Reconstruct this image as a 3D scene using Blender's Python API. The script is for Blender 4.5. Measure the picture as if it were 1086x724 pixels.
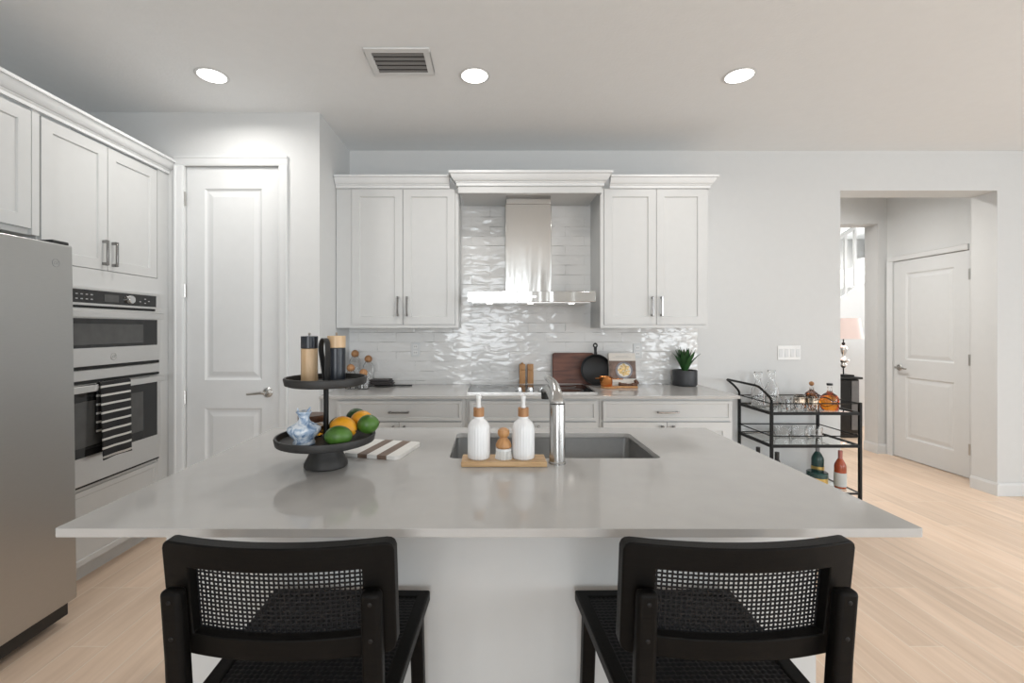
import bpy, bmesh, math, random
from mathutils import Vector, Matrix
PI = math.pi
rnd = random.Random(7)
S = bpy.context.scene
for o in list(bpy.data.objects): bpy.data.objects.remove(o)
COL = S.collection

# ------------------------------------------------------------------ camera
CAMZ = 1.3645
cam = bpy.data.cameras.new('camera'); cam.lens = 16; cam.sensor_width = 36; cam.sensor_fit = 'HORIZONTAL'
cam.shift_x = 0.02118; cam.shift_y = -0.01243; cam.clip_start = 0.05
co = bpy.data.objects.new('camera', cam); COL.objects.link(co)
co.location = (0, 0, CAMZ); co.rotation_euler = (PI/2, 0, 0); S.camera = co

# ------------------------------------------------------------------ world, daylight, exposure
S.view_settings.view_transform = 'Standard'; S.view_settings.look = 'None'
S.view_settings.gamma = 1; S.view_settings.use_curve_mapping = False
S.view_settings.exposure = -0.13
w = bpy.data.worlds.new('sky'); S.world = w; w.use_nodes = True
bg = w.node_tree.nodes['Background']; bg.inputs[0].default_value = (0.86, 0.93, 1, 1); bg.inputs[1].default_value = 1.0

def area(name, loc, rot, sx, sy, power, col=(1, 1, 1), shape='RECTANGLE', spread=PI):
    l = bpy.data.lights.new(name, 'AREA'); l.shape = shape; l.size = sx; l.size_y = sy
    l.energy = power; l.color = col; l.spread = spread
    o = bpy.data.objects.new(name, l); COL.objects.link(o); o.location = loc; o.rotation_euler = rot
    return o
# daylight entering by the openings of the room behind the camera
area('rear_door_daylight', (-0.50, -4.42, 1.38), (PI/2, 0, 0), 1.08, 2.2, 66, (0.91, 0.96, 1))
area('rear_door_daylight', (0.43, -4.42, 1.38), (PI/2, 0, 0), 0.62, 2.2, 40, (0.91, 0.96, 1))
area('rear_window_daylight', (4.85, -4.42, 1.45), (PI/2, 0, 0), 1.3, 1.9, 74, (0.91, 0.96, 1))
area('right_window_daylight', (6.42, -0.9, 1.4), (PI/2, 0, PI/2), 4.2, 2.0, 120, (0.90, 0.96, 1))
area('stair_fill_light', (6.9, 5.9, 1.72), (PI/2, 0, PI/2), 1.2, 1.4, 30, (1, 1, 1))  # added source out of view, brightens the stair room

# ------------------------------------------------------------------ materials
def nm(name):
    m = bpy.data.materials.new(name); m.use_nodes = True
    nt = m.node_tree; return m, nt, nt.nodes['Principled BSDF']
def lk(nt, a, b): nt.links.new(a, b)
def mat(name, col, rough=0.5, metal=0.0, var=0.03, scale=18, bump=0.0, bscale=200, stretch=(1, 1, 1), coat=0.0, spec=0.5, rvar=0.0):
    """base colour with a procedural variation, plus optional noise bump"""
    m, nt, p = nm(name)
    p.inputs['Roughness'].default_value = rough; p.inputs['Metallic'].default_value = metal
    p.inputs['Coat Weight'].default_value = coat; p.inputs['Specular IOR Level'].default_value = spec
    tc = nt.nodes.new('ShaderNodeTexCoord'); mp = nt.nodes.new('ShaderNodeMapping'); mp.inputs['Scale'].default_value = stretch
    lk(nt, tc.outputs['Object'], mp.inputs['Vector'])
    n = nt.nodes.new('ShaderNodeTexNoise'); n.inputs['Scale'].default_value = scale; n.inputs['Detail'].default_value = 3
    lk(nt, mp.outputs[0], n.inputs['Vector'])
    r = nt.nodes.new('ShaderNodeValToRGB'); c = Vector(col)
    r.color_ramp.elements[0].position = 0.3; r.color_ramp.elements[1].position = 0.7
    r.color_ramp.elements[0].color = (*[max(0, x*(1-var)) for x in c], 1); r.color_ramp.elements[1].color = (*[min(1, x*(1+var)) for x in c], 1)
    lk(nt, n.outputs['Fac'], r.inputs[0]); lk(nt, r.outputs[0], p.inputs['Base Color'])
    if rvar:
        mr = nt.nodes.new('ShaderNodeMapRange'); mr.inputs['To Min'].default_value = rough-rvar; mr.inputs['To Max'].default_value = rough+rvar
        lk(nt, n.outputs['Fac'], mr.inputs[0]); lk(nt, mr.outputs[0], p.inputs['Roughness'])
    if bump:
        n2 = nt.nodes.new('ShaderNodeTexNoise'); n2.inputs['Scale'].default_value = bscale; n2.inputs['Detail'].default_value = 2
        lk(nt, mp.outputs[0], n2.inputs['Vector'])
        b = nt.nodes.new('ShaderNodeBump'); b.inputs['Distance'].default_value = bump; b.inputs['Strength'].default_value = 1
        lk(nt, n2.outputs['Fac'], b.inputs['Height']); lk(nt, b.outputs[0], p.inputs['Normal'])
    return m
def woodmat(name, c1, c2, rough=0.45, axis='X', scale=6):
    m, nt, p = nm(name); p.inputs['Roughness'].default_value = rough
    tc = nt.nodes.new('ShaderNodeTexCoord'); mp = nt.nodes.new('ShaderNodeMapping')
    s = {'X': (1, 9, 9), 'Y': (9, 1, 9), 'Z': (9, 9, 1)}[axis]; mp.inputs['Scale'].default_value = s
    lk(nt, tc.outputs['Object'], mp.inputs['Vector'])
    n = nt.nodes.new('ShaderNodeTexNoise'); n.inputs['Scale'].default_value = scale; n.inputs['Detail'].default_value = 6; n.inputs['Distortion'].default_value = 0.6
    lk(nt, mp.outputs[0], n.inputs['Vector'])
    r = nt.nodes.new('ShaderNodeValToRGB'); r.color_ramp.elements[0].position = 0.32; r.color_ramp.elements[1].position = 0.68
    r.color_ramp.elements[0].color = (*c1, 1); r.color_ramp.elements[1].color = (*c2, 1)
    lk(nt, n.outputs['Fac'], r.inputs[0]); lk(nt, r.outputs[0], p.inputs['Base Color'])
    b = nt.nodes.new('ShaderNodeBump'); b.inputs['Distance'].default_value = 0.0004; lk(nt, n.outputs['Fac'], b.inputs['Height']); lk(nt, b.outputs[0], p.inputs['Normal'])
    return m
def glassmat(name, col=(1, 1, 1), rough=0.0, ior=1.45):
    m, nt, p = nm(name); p.inputs['Transmission Weight'].default_value = 1; p.inputs['Roughness'].default_value = rough; p.inputs['IOR'].default_value = ior
    tc = nt.nodes.new('ShaderNodeTexCoord'); n = nt.nodes.new('ShaderNodeTexNoise'); n.inputs['Scale'].default_value = 30
    lk(nt, tc.outputs['Object'], n.inputs['Vector'])
    r = nt.nodes.new('ShaderNodeValToRGB'); r.color_ramp.elements[0].color = (*[x*0.98 for x in col], 1); r.color_ramp.elements[1].color = (*col, 1)
    lk(nt, n.outputs['Fac'], r.inputs[0]); lk(nt, r.outputs[0], p.inputs['Base Color'])
    return m
def emit(name, col, st):
    m, nt, p = nm(name); p.inputs['Base Color'].default_value = (*col, 1); p.inputs['Emission Color'].default_value = (*col, 1); p.inputs['Emission Strength'].default_value = st
    return m

M = {}
M['wall'] = mat('wall_paint', (0.64, 0.648, 0.645), 0.7, var=0.008, bump=0.0004, bscale=90)
M['ceil'] = mat('ceiling_paint', (0.835, 0.855, 0.865), 0.85, var=0.008, bump=0.001, bscale=60)
M['trim'] = mat('trim_paint', (0.69, 0.702, 0.703), 0.4, var=0.01)
M['cab'] = mat('cabinet_lacquer', (0.59, 0.595, 0.588), 0.38, var=0.01)
M['quartz'] = mat('quartz', (0.47, 0.46, 0.445), 0.09, var=0.02, scale=14)
M['steel'] = mat('brushed_steel', (0.68, 0.67, 0.655), 0.3, 1.0, var=0.03, scale=40, stretch=(1, 1, 25), rvar=0.05)
M['faucetsteel'] = mat('faucet_steel', (0.50, 0.495, 0.485), 0.25, 1.0, var=0.03, scale=40, stretch=(25, 25, 1))
M['steelf'] = mat('refrigerator_steel', (0.47, 0.468, 0.458), 0.34, 1.0, var=0.03, scale=30, stretch=(1, 1, 30), rvar=0.04)
M['hoodsteel'] = mat('hood_steel', (0.55, 0.545, 0.53), 0.15, 1.0, var=0.02, scale=30, stretch=(7, 0.7, 0.7), bump=0.006, bscale=1.2)
M['sink'] = mat('sink_steel', (0.42, 0.42, 0.415), 0.36, 1.0, var=0.03, scale=40)
M['chrome'] = mat('chrome', (0.62, 0.62, 0.62), 0.12, 1.0, var=0.02)
M['pull'] = mat('polished_pull', (0.30, 0.295, 0.29), 0.14, 1.0, var=0.02)
M['nickel'] = mat('satin_nickel', (0.5, 0.49, 0.47), 0.28, 1.0, var=0.02)
M['blackglass'] = mat('black_glass', (0.015, 0.015, 0.015), 0.06, var=0.1)
M['greyglass'] = mat('oven_window_glass', (0.07, 0.07, 0.068), 0.1, var=0.1)
M['blackplastic'] = mat('black_plastic', (0.012, 0.012, 0.012), 0.4, var=0.1)
M['blackwood'] = mat('black_stained_wood', (0.005, 0.0045, 0.004), 0.45, spec=0.1, var=0.25, scale=10, stretch=(2, 20, 20), bump=0.0003, bscale=60)
M['weave'] = mat('black_paper_cord', (0.007, 0.007, 0.008), 0.5, spec=0.2, var=0.3, scale=150)
M['blackmetal'] = mat('black_metal', (0.005, 0.005, 0.005), 0.45, 0.0, spec=0.25, var=0.1)
M['tierblack'] = mat('black_mango_wood', (0.022, 0.021, 0.020), 0.5, var=0.25, scale=20, bump=0.0006, bscale=70)
M['millblack'] = mat('black_lacquer', (0.012, 0.016, 0.024), 0.3, var=0.1)
M['castiron'] = mat('cast_iron', (0.016, 0.016, 0.017), 0.5, 0.2, var=0.2, bump=0.0004, bscale=300)
M['whiteceramic'] = mat('white_ceramic', (0.84, 0.84, 0.84), 0.25, var=0.01)
M['whiteplastic'] = mat('white_plastic', (0.80, 0.80, 0.79), 0.35, var=0.01)
M['bristle'] = mat('white_bristle', (0.82, 0.81, 0.78), 0.7, var=0.08, scale=300)
M['lime'] = mat('lime_skin', (0.055, 0.14, 0.018), 0.38, var=0.3, scale=25, bump=0.0006, bscale=220)
M['limedark'] = mat('dark_lime_skin', (0.03, 0.075, 0.018), 0.42, var=0.3, scale=25, bump=0.0006, bscale=220)
M['lemon'] = mat('lemon_skin', (0.80, 0.36, 0.02), 0.4, var=0.18, scale=14, bump=0.0008, bscale=200)
M['leaf'] = mat('agave_leaf', (0.022, 0.085, 0.02), 0.45, var=0.35, scale=14)
M['pot'] = mat('charcoal_pot', (0.028, 0.030, 0.034), 0.45, var=0.12)
M['soil'] = mat('potting_soil', (0.03, 0.02, 0.014), 0.95, var=0.4, scale=120, bump=0.003, bscale=150)
M['copper'] = mat('copper', (0.72, 0.30, 0.10), 0.22, 1.0, var=0.08)
M['towelgrey'] = mat('charcoal_cloth', (0.055, 0.05, 0.052), 0.9, var=0.2, scale=120)
M['glass'] = glassmat('clear_glass')
M['shelfglass'] = glassmat('shelf_glass', (0.95, 0.985, 0.97))
M['amber'] = glassmat('amber_spirit', (0.88, 0.30, 0.02), ior=1.36)
M['darkamber'] = glassmat('dark_amber_spirit', (0.55, 0.17, 0.03), ior=1.36)
M['honey'] = glassmat('honey_amber', (0.85, 0.42, 0.05), ior=1.36)
M['redspirit'] = mat('red_orange_spirit', (0.42, 0.07, 0.02), 0.08, var=0.2, coat=0.5)
M['tealglass'] = mat('teal_bottle_glass', (0.02, 0.06, 0.055), 0.08, var=0.2)
M['label'] = mat('paper_label', (0.66, 0.68, 0.66), 0.6, var=0.05)
M['gold'] = mat('gold_label', (0.60, 0.42, 0.13), 0.35, 0.5, var=0.15)
M['mercury'] = mat('mercury_glass', (0.66, 0.60, 0.52), 0.15, 1.0, var=0.35, scale=60)
M['silver'] = mat('silvered_glass', (0.80, 0.78, 0.76), 0.08, 1.0, var=0.05)
M['foil'] = mat('rose_foil', (0.42, 0.16, 0.14), 0.35, 0.4, var=0.1)
M['oak'] = woodmat('light_oak', (0.46, 0.28, 0.13), (0.66, 0.45, 0.25), 0.4, 'X')
M['oakz'] = woodmat('pale_turned_wood', (0.50, 0.33, 0.18), (0.68, 0.49, 0.30), 0.4, 'Z')
M['beech'] = woodmat('warm_beech', (0.42, 0.20, 0.07), (0.58, 0.31, 0.13), 0.42, 'Z')
M['cork'] = woodmat('cork_wood', (0.32, 0.15, 0.06), (0.48, 0.25, 0.11), 0.5, 'Z')
M['walnut'] = woodmat('red_walnut', (0.075, 0.020, 0.010), (0.19, 0.062, 0.030), 0.4, 'X', 4)
M['darkwood'] = woodmat('dark_brown_wood', (0.07, 0.028, 0.012), (0.13, 0.055, 0.025), 0.4, 'X')
M['board'] = mat('white_marble_board', (0.78, 0.77, 0.74), 0.4, var=0.05)
M['stripe'] = woodmat('brown_stripe_wood', (0.13, 0.085, 0.06), (0.20, 0.135, 0.10), 0.45, 'Y')
M['cream'] = mat('book_cover', (0.72, 0.68, 0.62), 0.45, var=0.03)
M['photo'] = mat('cover_photo', (0.16, 0.10, 0.075), 0.3, var=0.6, scale=25)
M['bowl'] = mat('pictured_bowl', (0.22, 0.22, 0.25), 0.35, var=0.3, scale=40)
M['food'] = mat('pictured_pasta', (0.68, 0.48, 0.20), 0.4, var=0.4, scale=60)
M['pages'] = mat('book_pages', (0.78, 0.76, 0.70), 0.7, var=0.05, scale=300)
M['ledge'] = emit('lamp_lens', (1, 0.98, 0.95), 5.0)
M['ledhood'] = emit('hood_lamp_lens', (1, 0.97, 0.92), 3.0)
M['shade'] = emit('lit_lampshade', (0.62, 0.50, 0.46), 0.55)
M['mark'] = mat('grey_print', (0.33, 0.33, 0.33), 0.5, var=0.02)
M['louvre'] = mat('grey_louvre', (0.20, 0.20, 0.20), 0.5, var=0.02)
M['dark'] = mat('dark_gap', (0.02, 0.02, 0.02), 0.8, var=0.1)
M['ventdark'] = mat('duct_interior', (0.05, 0.05, 0.05), 0.8, var=0.1)
M['blackcab'] = mat('black_cabinet', (0.012, 0.012, 0.012), 0.3, var=0.1)
M['greyside'] = mat('grey_glass_side', (0.22, 0.22, 0.225), 0.15, var=0.05)

def marble_blue():
    m, nt, p = nm('blue_marbled_glaze'); p.inputs['Roughness'].default_value = 0.2
    tc = nt.nodes.new('ShaderNodeTexCoord'); n = nt.nodes.new('ShaderNodeTexNoise'); n.inputs['Scale'].default_value = 22; n.inputs['Detail'].default_value = 3; n.inputs['Distortion'].default_value = 2.5
    lk(nt, tc.outputs['Object'], n.inputs['Vector'])
    r = nt.nodes.new('ShaderNodeValToRGB'); e = r.color_ramp.elements
    e[0].position = 0.36; e[0].color = (0.16, 0.25, 0.40, 1); e[1].position = 0.60; e[1].color = (0.72, 0.77, 0.82, 1)
    k = e.new(0.48); k.color = (0.40, 0.50, 0.63, 1)
    lk(nt, n.outputs['Fac'], r.inputs[0]); lk(nt, r.outputs[0], p.inputs['Base Color']); return m
M['marble'] = marble_blue()

def stripe_cloth():
    m, nt, p = nm('black_white_striped_cloth'); p.inputs['Roughness'].default_value = 0.9
    tc = nt.nodes.new('ShaderNodeTexCoord'); sx = nt.nodes.new('ShaderNodeSeparateXYZ'); lk(nt, tc.outputs['Object'], sx.inputs[0])
    a = nt.nodes.new('ShaderNodeMath'); a.operation = 'MULTIPLY'; a.inputs[1].default_value = 1/0.0475; lk(nt, sx.outputs['Z'], a.inputs[0])
    f = nt.nodes.new('ShaderNodeMath'); f.operation = 'FRACT'; lk(nt, a.outputs[0], f.inputs[0])
    g = nt.nodes.new('ShaderNodeMath'); g.operation = 'LESS_THAN'; g.inputs[1].default_value = 0.24; lk(nt, f.outputs[0], g.inputs[0])
    mx = nt.nodes.new('ShaderNodeMix'); mx.data_type = 'RGBA'; mx.inputs[6].default_value = (0.016, 0.016, 0.017, 1); mx.inputs[7].default_value = (0.58, 0.57, 0.55, 1)
    lk(nt, g.outputs[0], mx.inputs[0]); lk(nt, mx.outputs[2], p.inputs['Base Color']); return m
M['stripecloth'] = stripe_cloth()

def tile():
    m, nt, p = nm('handmade_white_subway_tile'); p.inputs['Roughness'].default_value = 0.09
    tc = nt.nodes.new('ShaderNodeTexCoord'); sx = nt.nodes.new('ShaderNodeSeparateXYZ'); lk(nt, tc.outputs['Object'], sx.inputs[0])
    cx = nt.nodes.new('ShaderNodeCombineXYZ'); lk(nt, sx.outputs['X'], cx.inputs[0]); lk(nt, sx.outputs['Z'], cx.inputs[1])
    b = nt.nodes.new('ShaderNodeTexBrick'); b.inputs['Scale'].default_value = 1; b.inputs['Brick Width'].default_value = 0.307; b.inputs['Row Height'].default_value = 0.0785
    b.inputs['Mortar Size'].default_value = 0.0016; b.inputs['Mortar Smooth'].default_value = 0.3
    b.inputs['Color1'].default_value = (0, 0, 0, 1); b.inputs['Color2'].default_value = (1, 1, 1, 1); b.inputs['Mortar'].default_value = (0.5, 0.5, 0.5, 1)
    lk(nt, cx.outputs[0], b.inputs['Vector'])
    mx = nt.nodes.new('ShaderNodeMix'); mx.data_type = 'RGBA'; mx.inputs[6].default_value = (0.78, 0.777, 0.765, 1); mx.inputs[7].default_value = (0.74, 0.735, 0.72, 1)
    lk(nt, b.outputs['Fac'], mx.inputs[0]); lk(nt, mx.outputs[2], p.inputs['Base Color'])
    mp = nt.nodes.new('ShaderNodeMapping'); mp.inputs['Scale'].default_value = (7, 1, 15); lk(nt, tc.outputs['Object'], mp.inputs['Vector'])
    wv = nt.nodes.new('ShaderNodeMath'); wv.operation = 'MULTIPLY'; wv.inputs[1].default_value = 7; lk(nt, b.outputs['Color'], wv.inputs[0])
    n = nt.nodes.new('ShaderNodeTexNoise'); n.noise_dimensions = '4D'; n.inputs['Scale'].default_value = 1.0; n.inputs['Detail'].default_value = 1.5; n.inputs['Distortion'].default_value = 0.5
    lk(nt, mp.outputs[0], n.inputs['Vector']); lk(nt, wv.outputs[0], n.inputs['W'])
    b1 = nt.nodes.new('ShaderNodeBump'); b1.inputs['Distance'].default_value = 0.012; lk(nt, n.outputs['Fac'], b1.inputs['Height'])
    iv = nt.nodes.new('ShaderNodeMath'); iv.operation = 'SUBTRACT'; iv.inputs[0].default_value = 1; lk(nt, b.outputs['Fac'], iv.inputs[1])
    b2 = nt.nodes.new('ShaderNodeBump'); b2.inputs['Distance'].default_value = 0.0008; lk(nt, iv.outputs[0], b2.inputs['Height']); lk(nt, b1.outputs[0], b2.inputs['Normal'])
    lk(nt, b2.outputs[0], p.inputs['Normal']); return m
M['tile'] = tile()

def floormat():
    m, nt, p = nm('wood_plank_tile'); p.inputs['Roughness'].default_value = 0.36
    tc = nt.nodes.new('ShaderNodeTexCoord'); sx = nt.nodes.new('ShaderNodeSeparateXYZ'); lk(nt, tc.outputs['Object'], sx.inputs[0])
    cx = nt.nodes.new('ShaderNodeCombineXYZ'); lk(nt, sx.outputs['Y'], cx.inputs[0]); lk(nt, sx.outputs['X'], cx.inputs[1])
    b = nt.nodes.new('ShaderNodeTexBrick'); b.inputs['Scale'].default_value = 1; b.inputs['Brick Width'].default_value = 1.2; b.inputs['Row Height'].default_value = 0.15
    b.offset = 0.37; b.offset_frequency = 3
    b.inputs['Mortar Size'].default_value = 0.0016; b.inputs['Color1'].default_value = (0, 0, 0, 1); b.inputs['Color2'].default_value = (1, 1, 1, 1); b.inputs['Mortar'].default_value = (0.5, 0.5, 0.5, 1)
    lk(nt, cx.outputs[0], b.inputs['Vector'])
    mp = nt.nodes.new('ShaderNodeMapping'); mp.inputs['Scale'].default_value = (14, 1.1, 1); lk(nt, tc.outputs['Object'], mp.inputs['Vector'])
    wv = nt.nodes.new('ShaderNodeMath'); wv.operation = 'MULTIPLY'; wv.inputs[1].default_value = 9; lk(nt, b.outputs['Color'], wv.inputs[0])
    n = nt.nodes.new('ShaderNodeTexNoise'); n.noise_dimensions = '4D'; n.inputs['Scale'].default_value = 1.6; n.inputs['Detail'].default_value = 6; n.inputs['Distortion'].default_value = 0.8
    lk(nt, mp.outputs[0], n.inputs['Vector']); lk(nt, wv.outputs[0], n.inputs['W'])
    r = nt.nodes.new('ShaderNodeValToRGB'); e = r.color_ramp.elements
    e[0].position = 0.25; e[0].color = (0.68, 0.505, 0.37, 1); e[1].position = 0.75; e[1].color = (0.86, 0.67, 0.52, 1)
    lk(nt, n.outputs['Fac'], r.inputs[0])
    hs = nt.nodes.new('ShaderNodeHueSaturation'); mr = nt.nodes.new('ShaderNodeMapRange'); mr.inputs['To Min'].default_value = 0.92; mr.inputs['To Max'].default_value = 1.07
    lk(nt, b.outputs['Color'], mr.inputs[0]); lk(nt, mr.outputs[0], hs.inputs['Value']); lk(nt, r.outputs[0], hs.inputs['Color'])
    mx = nt.nodes.new('ShaderNodeMix'); mx.data_type = 'RGBA'; mx.inputs[7].default_value = (0.84, 0.74, 0.62, 1)
    lk(nt, b.outputs['Fac'], mx.inputs[0]); lk(nt, hs.outputs[0], mx.inputs[6]); lk(nt, mx.outputs[2], p.inputs['Base Color']); return m
M['floor'] = floormat()

# ------------------------------------------------------------------ mesh builder
def root_of(o):
    while o.parent: o = o.parent
    return o
class MB:
    def __init__(s): s.v = []; s.f = []
    def add(s, vs, fs):
        k = len(s.v); s.v += [Vector(p) for p in vs]; s.f += [tuple(i+k for i in f) for f in fs]; return s
    def box(s, x0, x1, y0, y1, z0, z1):
        return s.add([(x0,y0,z0),(x1,y0,z0),(x1,y1,z0),(x0,y1,z0),(x0,y0,z1),(x1,y0,z1),(x1,y1,z1),(x0,y1,z1)],
                     [(0,3,2,1),(4,5,6,7),(0,1,5,4),(1,2,6,5),(2,3,7,6),(3,0,4,7)])
    def boxm(s, m, u0, u1, v0, v1, d0, d1):
        vs = [m(u, v, d) for d in (d0, d1) for (u, v) in ((u0,v0),(u1,v0),(u1,v1),(u0,v1))]
        return s.add(vs, [(0,3,2,1),(4,5,6,7),(0,1,5,4),(1,2,6,5),(2,3,7,6),(3,0,4,7)])
    def lathe(s, prof, c=(0,0,0), seg=32, ax='Z', flute=0, famp=0.0):
        """prof: (r, h) pairs; ends closed"""
        c = Vector(c); k = len(s.v); n = len(prof)
        for (r, h) in prof:
            for i in range(seg):
                a = 2*PI*i/seg; rr = r*(1 + (famp*math.cos(flute*a) if flute else 0))
                q = (rr*math.cos(a), rr*math.sin(a), h)
                if ax == 'X': q = (q[2], q[0], q[1])
                elif ax == 'Y': q = (q[0], q[2], q[1])
                s.v.append(c + Vector(q))
        for j in range(n-1):
            for i in range(seg):
                i2 = (i+1) % seg; s.f.append((k+j*seg+i, k+j*seg+i2, k+(j+1)*seg+i2, k+(j+1)*seg+i))
        if prof[0][0] > 0 and prof[-1][0] > 0:
            for i in range(seg):
                i2 = (i+1) % seg; s.f.append((k+(n-1)*seg+i, k+(n-1)*seg+i2, k+i2, k+i))
        return s
    def tube(s, pts, rad, seg=10, closed=False):
        pts = [Vector(p) for p in pts]; n = len(pts)
        if not hasattr(rad, '__len__'): rad = [rad]*n
        k = len(s.v); up = None
        for j in range(n):
            a = pts[j-1] if (j > 0 or closed) else pts[j]; b = pts[(j+1) % n] if (j < n-1 or closed) else pts[j]
            t = (b-a).normalized()
            if up is None:
                up = Vector((0,0,1)) if abs(t.z) < 0.9 else Vector((0,1,0))
            x = t.cross(up).normalized(); up = x.cross(t).normalized()
            for i in range(seg):
                an = 2*PI*i/seg; s.v.append(pts[j] + (x*math.cos(an) + up*math.sin(an))*rad[j])
        for j in range(n if closed else n-1):
            j2 = (j+1) % n
            for i in range(seg):
                i2 = (i+1) % seg; s.f.append((k+j*seg+i, k+j*seg+i2, k+j2*seg+i2, k+j2*seg+i))
        if not closed:
            s.f.append(tuple(k+i for i in range(seg))); s.f.append(tuple(k+(n-1)*seg+i for i in range(seg)))
        return s
    def ell(s, c, r, seg=24, rings=14, R=None, tip=0.0):
        """ellipsoid along local X, optional pointed ends"""
        k = len(s.v); c = Vector(c); R = R or Matrix.Identity(3)
        for j in range(rings+1):
            th = PI*j/rings; x = -math.cos(th)
            ext = tip*max(0, abs(x)-0.82)/0.18*(1 if x > 0 else -1)
            for i in range(seg):
                a = 2*PI*i/seg; q = Vector(((x+ext)*r[0], math.sin(th)*math.cos(a)*r[1], math.sin(th)*math.sin(a)*r[2])); s.v.append(c + R @ q)
        for j in range(rings):
            for i in range(seg):
                i2 = (i+1) % seg; s.f.append((k+j*seg+i, k+j*seg+i2, k+(j+1)*seg+i2, k+(j+1)*seg+i))
        return s
    def prism(s, poly, m, d0, d1):
        """polygon of (u,v) extruded in d with mapping m(u,v,d)"""
        n = len(poly); k = len(s.v)
        for d in (d0, d1): s.v += [Vector(m(u, v, d)) for (u, v) in poly]
        s.f.append(tuple(range(k, k+n))); s.f.append(tuple(range(k+n, k+2*n)))
        for i in range(n): s.f.append((k+i, k+(i+1) % n, k+n+(i+1) % n, k+n+i))
        return s
    def panel(s, m, u0, u1, v0, v1, t, panels, r=0.008, ins=0.004, raised=None):
        """slab of thickness t with recessed fields panels=[(pu0,pu1,pv0,pv1)] sharing pu0,pu1"""
        pu0, pu1 = panels[0][0], panels[0][1]
        us = [u0, pu0, pu1, u1]; vs = [v0]
        for p in sorted(panels, key=lambda q: q[2]): vs += [p[2], p[3]]
        vs.append(v1)
        for a in range(3):
            for b in range(len(vs)-1):
                q = [(us[a],vs[b]),(us[a+1],vs[b]),(us[a+1],vs[b+1]),(us[a],vs[b+1])]
                if a == 1 and b % 2 == 1:
                    rings = [(0, 0), (ins, r)]
                    if raised: rings += [(ins+raised[0], r), (ins+raised[0]+raised[1], r-raised[2])]
                    P = [[(us[1]+i, vs[b]+i), (us[2]-i, vs[b]+i), (us[2]-i, vs[b+1]-i), (us[1]+i, vs[b+1]-i)] for (i, d) in rings]
                    k = len(s.v)
                    for ring, (i, d) in zip(P, rings): s.v += [Vector(m(x, y, d)) for x, y in ring]
                    for j in range(len(rings)-1):
                        for c in range(4): s.f.append((k+4*j+c, k+4*j+(c+1) % 4, k+4*j+4+(c+1) % 4, k+4*j+4+c))
                    e = k+4*(len(rings)-1); s.f.append((e, e+1, e+2, e+3))
                else:
                    s.add([m(x, y, 0) for x, y in q], [(0,1,2,3)])
        ub, vb = us, vs
        for a in range(3):
            s.add([m(us[a],v0,0),m(us[a+1],v0,0),m(us[a+1],v0,t),m(us[a],v0,t)], [(0,1,2,3)])
            s.add([m(us[a],v1,0),m(us[a+1],v1,0),m(us[a+1],v1,t),m(us[a],v1,t)], [(0,1,2,3)])
        for b in range(len(vs)-1):
            s.add([m(u0,vs[b],0),m(u0,vs[b+1],0),m(u0,vs[b+1],t),m(u0,vs[b],t)], [(0,1,2,3)])
            s.add([m(u1,vs[b],0),m(u1,vs[b+1],0),m(u1,vs[b+1],t),m(u1,vs[b],t)], [(0,1,2,3)])
        for a in range(3):
            for b in range(len(vs)-1):
                s.add([m(us[a],vs[b],t),m(us[a+1],vs[b],t),m(us[a+1],vs[b+1],t),m(us[a],vs[b+1],t)], [(0,1,2,3)])
        return s
    def build(s, name, material, parent=None, smooth=True, bevel=0.0, local=False, seg=2, ang=35):
        if isinstance(material, str): material = M[material]
        off = Vector((0,0,0))
        if parent is not None and not local: off = Vector(root_of(parent).location)
        me = bpy.data.meshes.new(name); me.from_pydata([v-off for v in s.v], [], s.f)
        bm = bmesh.new(); bm.from_mesh(me); bmesh.ops.remove_doubles(bm, verts=bm.verts, dist=1e-6)
        bmesh.ops.recalc_face_normals(bm, faces=bm.faces); bm.to_mesh(me); bm.free()
        if smooth:
            for p in me.polygons: p.use_smooth = True
            me.set_sharp_from_angle(angle=math.radians(ang))
        me.materials.append(material)
        o = bpy.data.objects.new(name, me); COL.objects.link(o)
        if parent is not None: o.parent = parent
        if bevel:
            b = o.modifiers.new('bevel', 'BEVEL'); b.width = bevel; b.segments = seg; b.limit_method = 'ANGLE'; b.angle_limit = math.radians(40)
        return o

def tag(o, label=None, cat=None, group=None, kind=None):
    if label: o['label'] = label
    if cat: o['category'] = cat
    if group: o['group'] = group
    if kind: o['kind'] = kind
    return o
def thing(name, label, cat, loc=(0,0,0), rot=(0,0,0), group=None):
    o = bpy.data.objects.new(name, None); COL.objects.link(o); o.location = loc; o.rotation_euler = rot; o.empty_display_size = 0.05
    return tag(o, label, cat, group)
def struct(name, mb, m, parent=None, **k):
    o = mb.build(name, m, parent, **k)
    if parent is None: o['kind'] = 'structure'
    return o
def copy_tree(o, parent=None):
    c = o.copy(); COL.objects.link(c); c.parent = parent
    for ch in list(o.children): copy_tree(ch, c)
    return c
def mB(Y): return lambda u, v, d: (u, Y+d, v)          # faces the camera (-Y)
def mL(X): return lambda u, v, d: (X-d, u, v)          # faces right (+X)
def mR(X): return lambda u, v, d: (X+d, u, v)          # faces left (-X)
def text_mesh(txt, size, name, material, parent, M4, label=None):
    cu = bpy.data.curves.new(name, 'FONT'); cu.body = txt; cu.size = size; cu.align_x = 'CENTER'; cu.align_y = 'CENTER'; cu.extrude = 0.0003; cu.shear = 0.3
    t = bpy.data.objects.new(name, cu); me = bpy.data.meshes.new_from_object(t); me.name = name
    bpy.data.objects.remove(t); me.transform(M4); me.materials.append(M[material])
    o = bpy.data.objects.new(name, me); COL.objects.link(o); o.parent = parent
    if label: o['label'] = label
    return o
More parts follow.
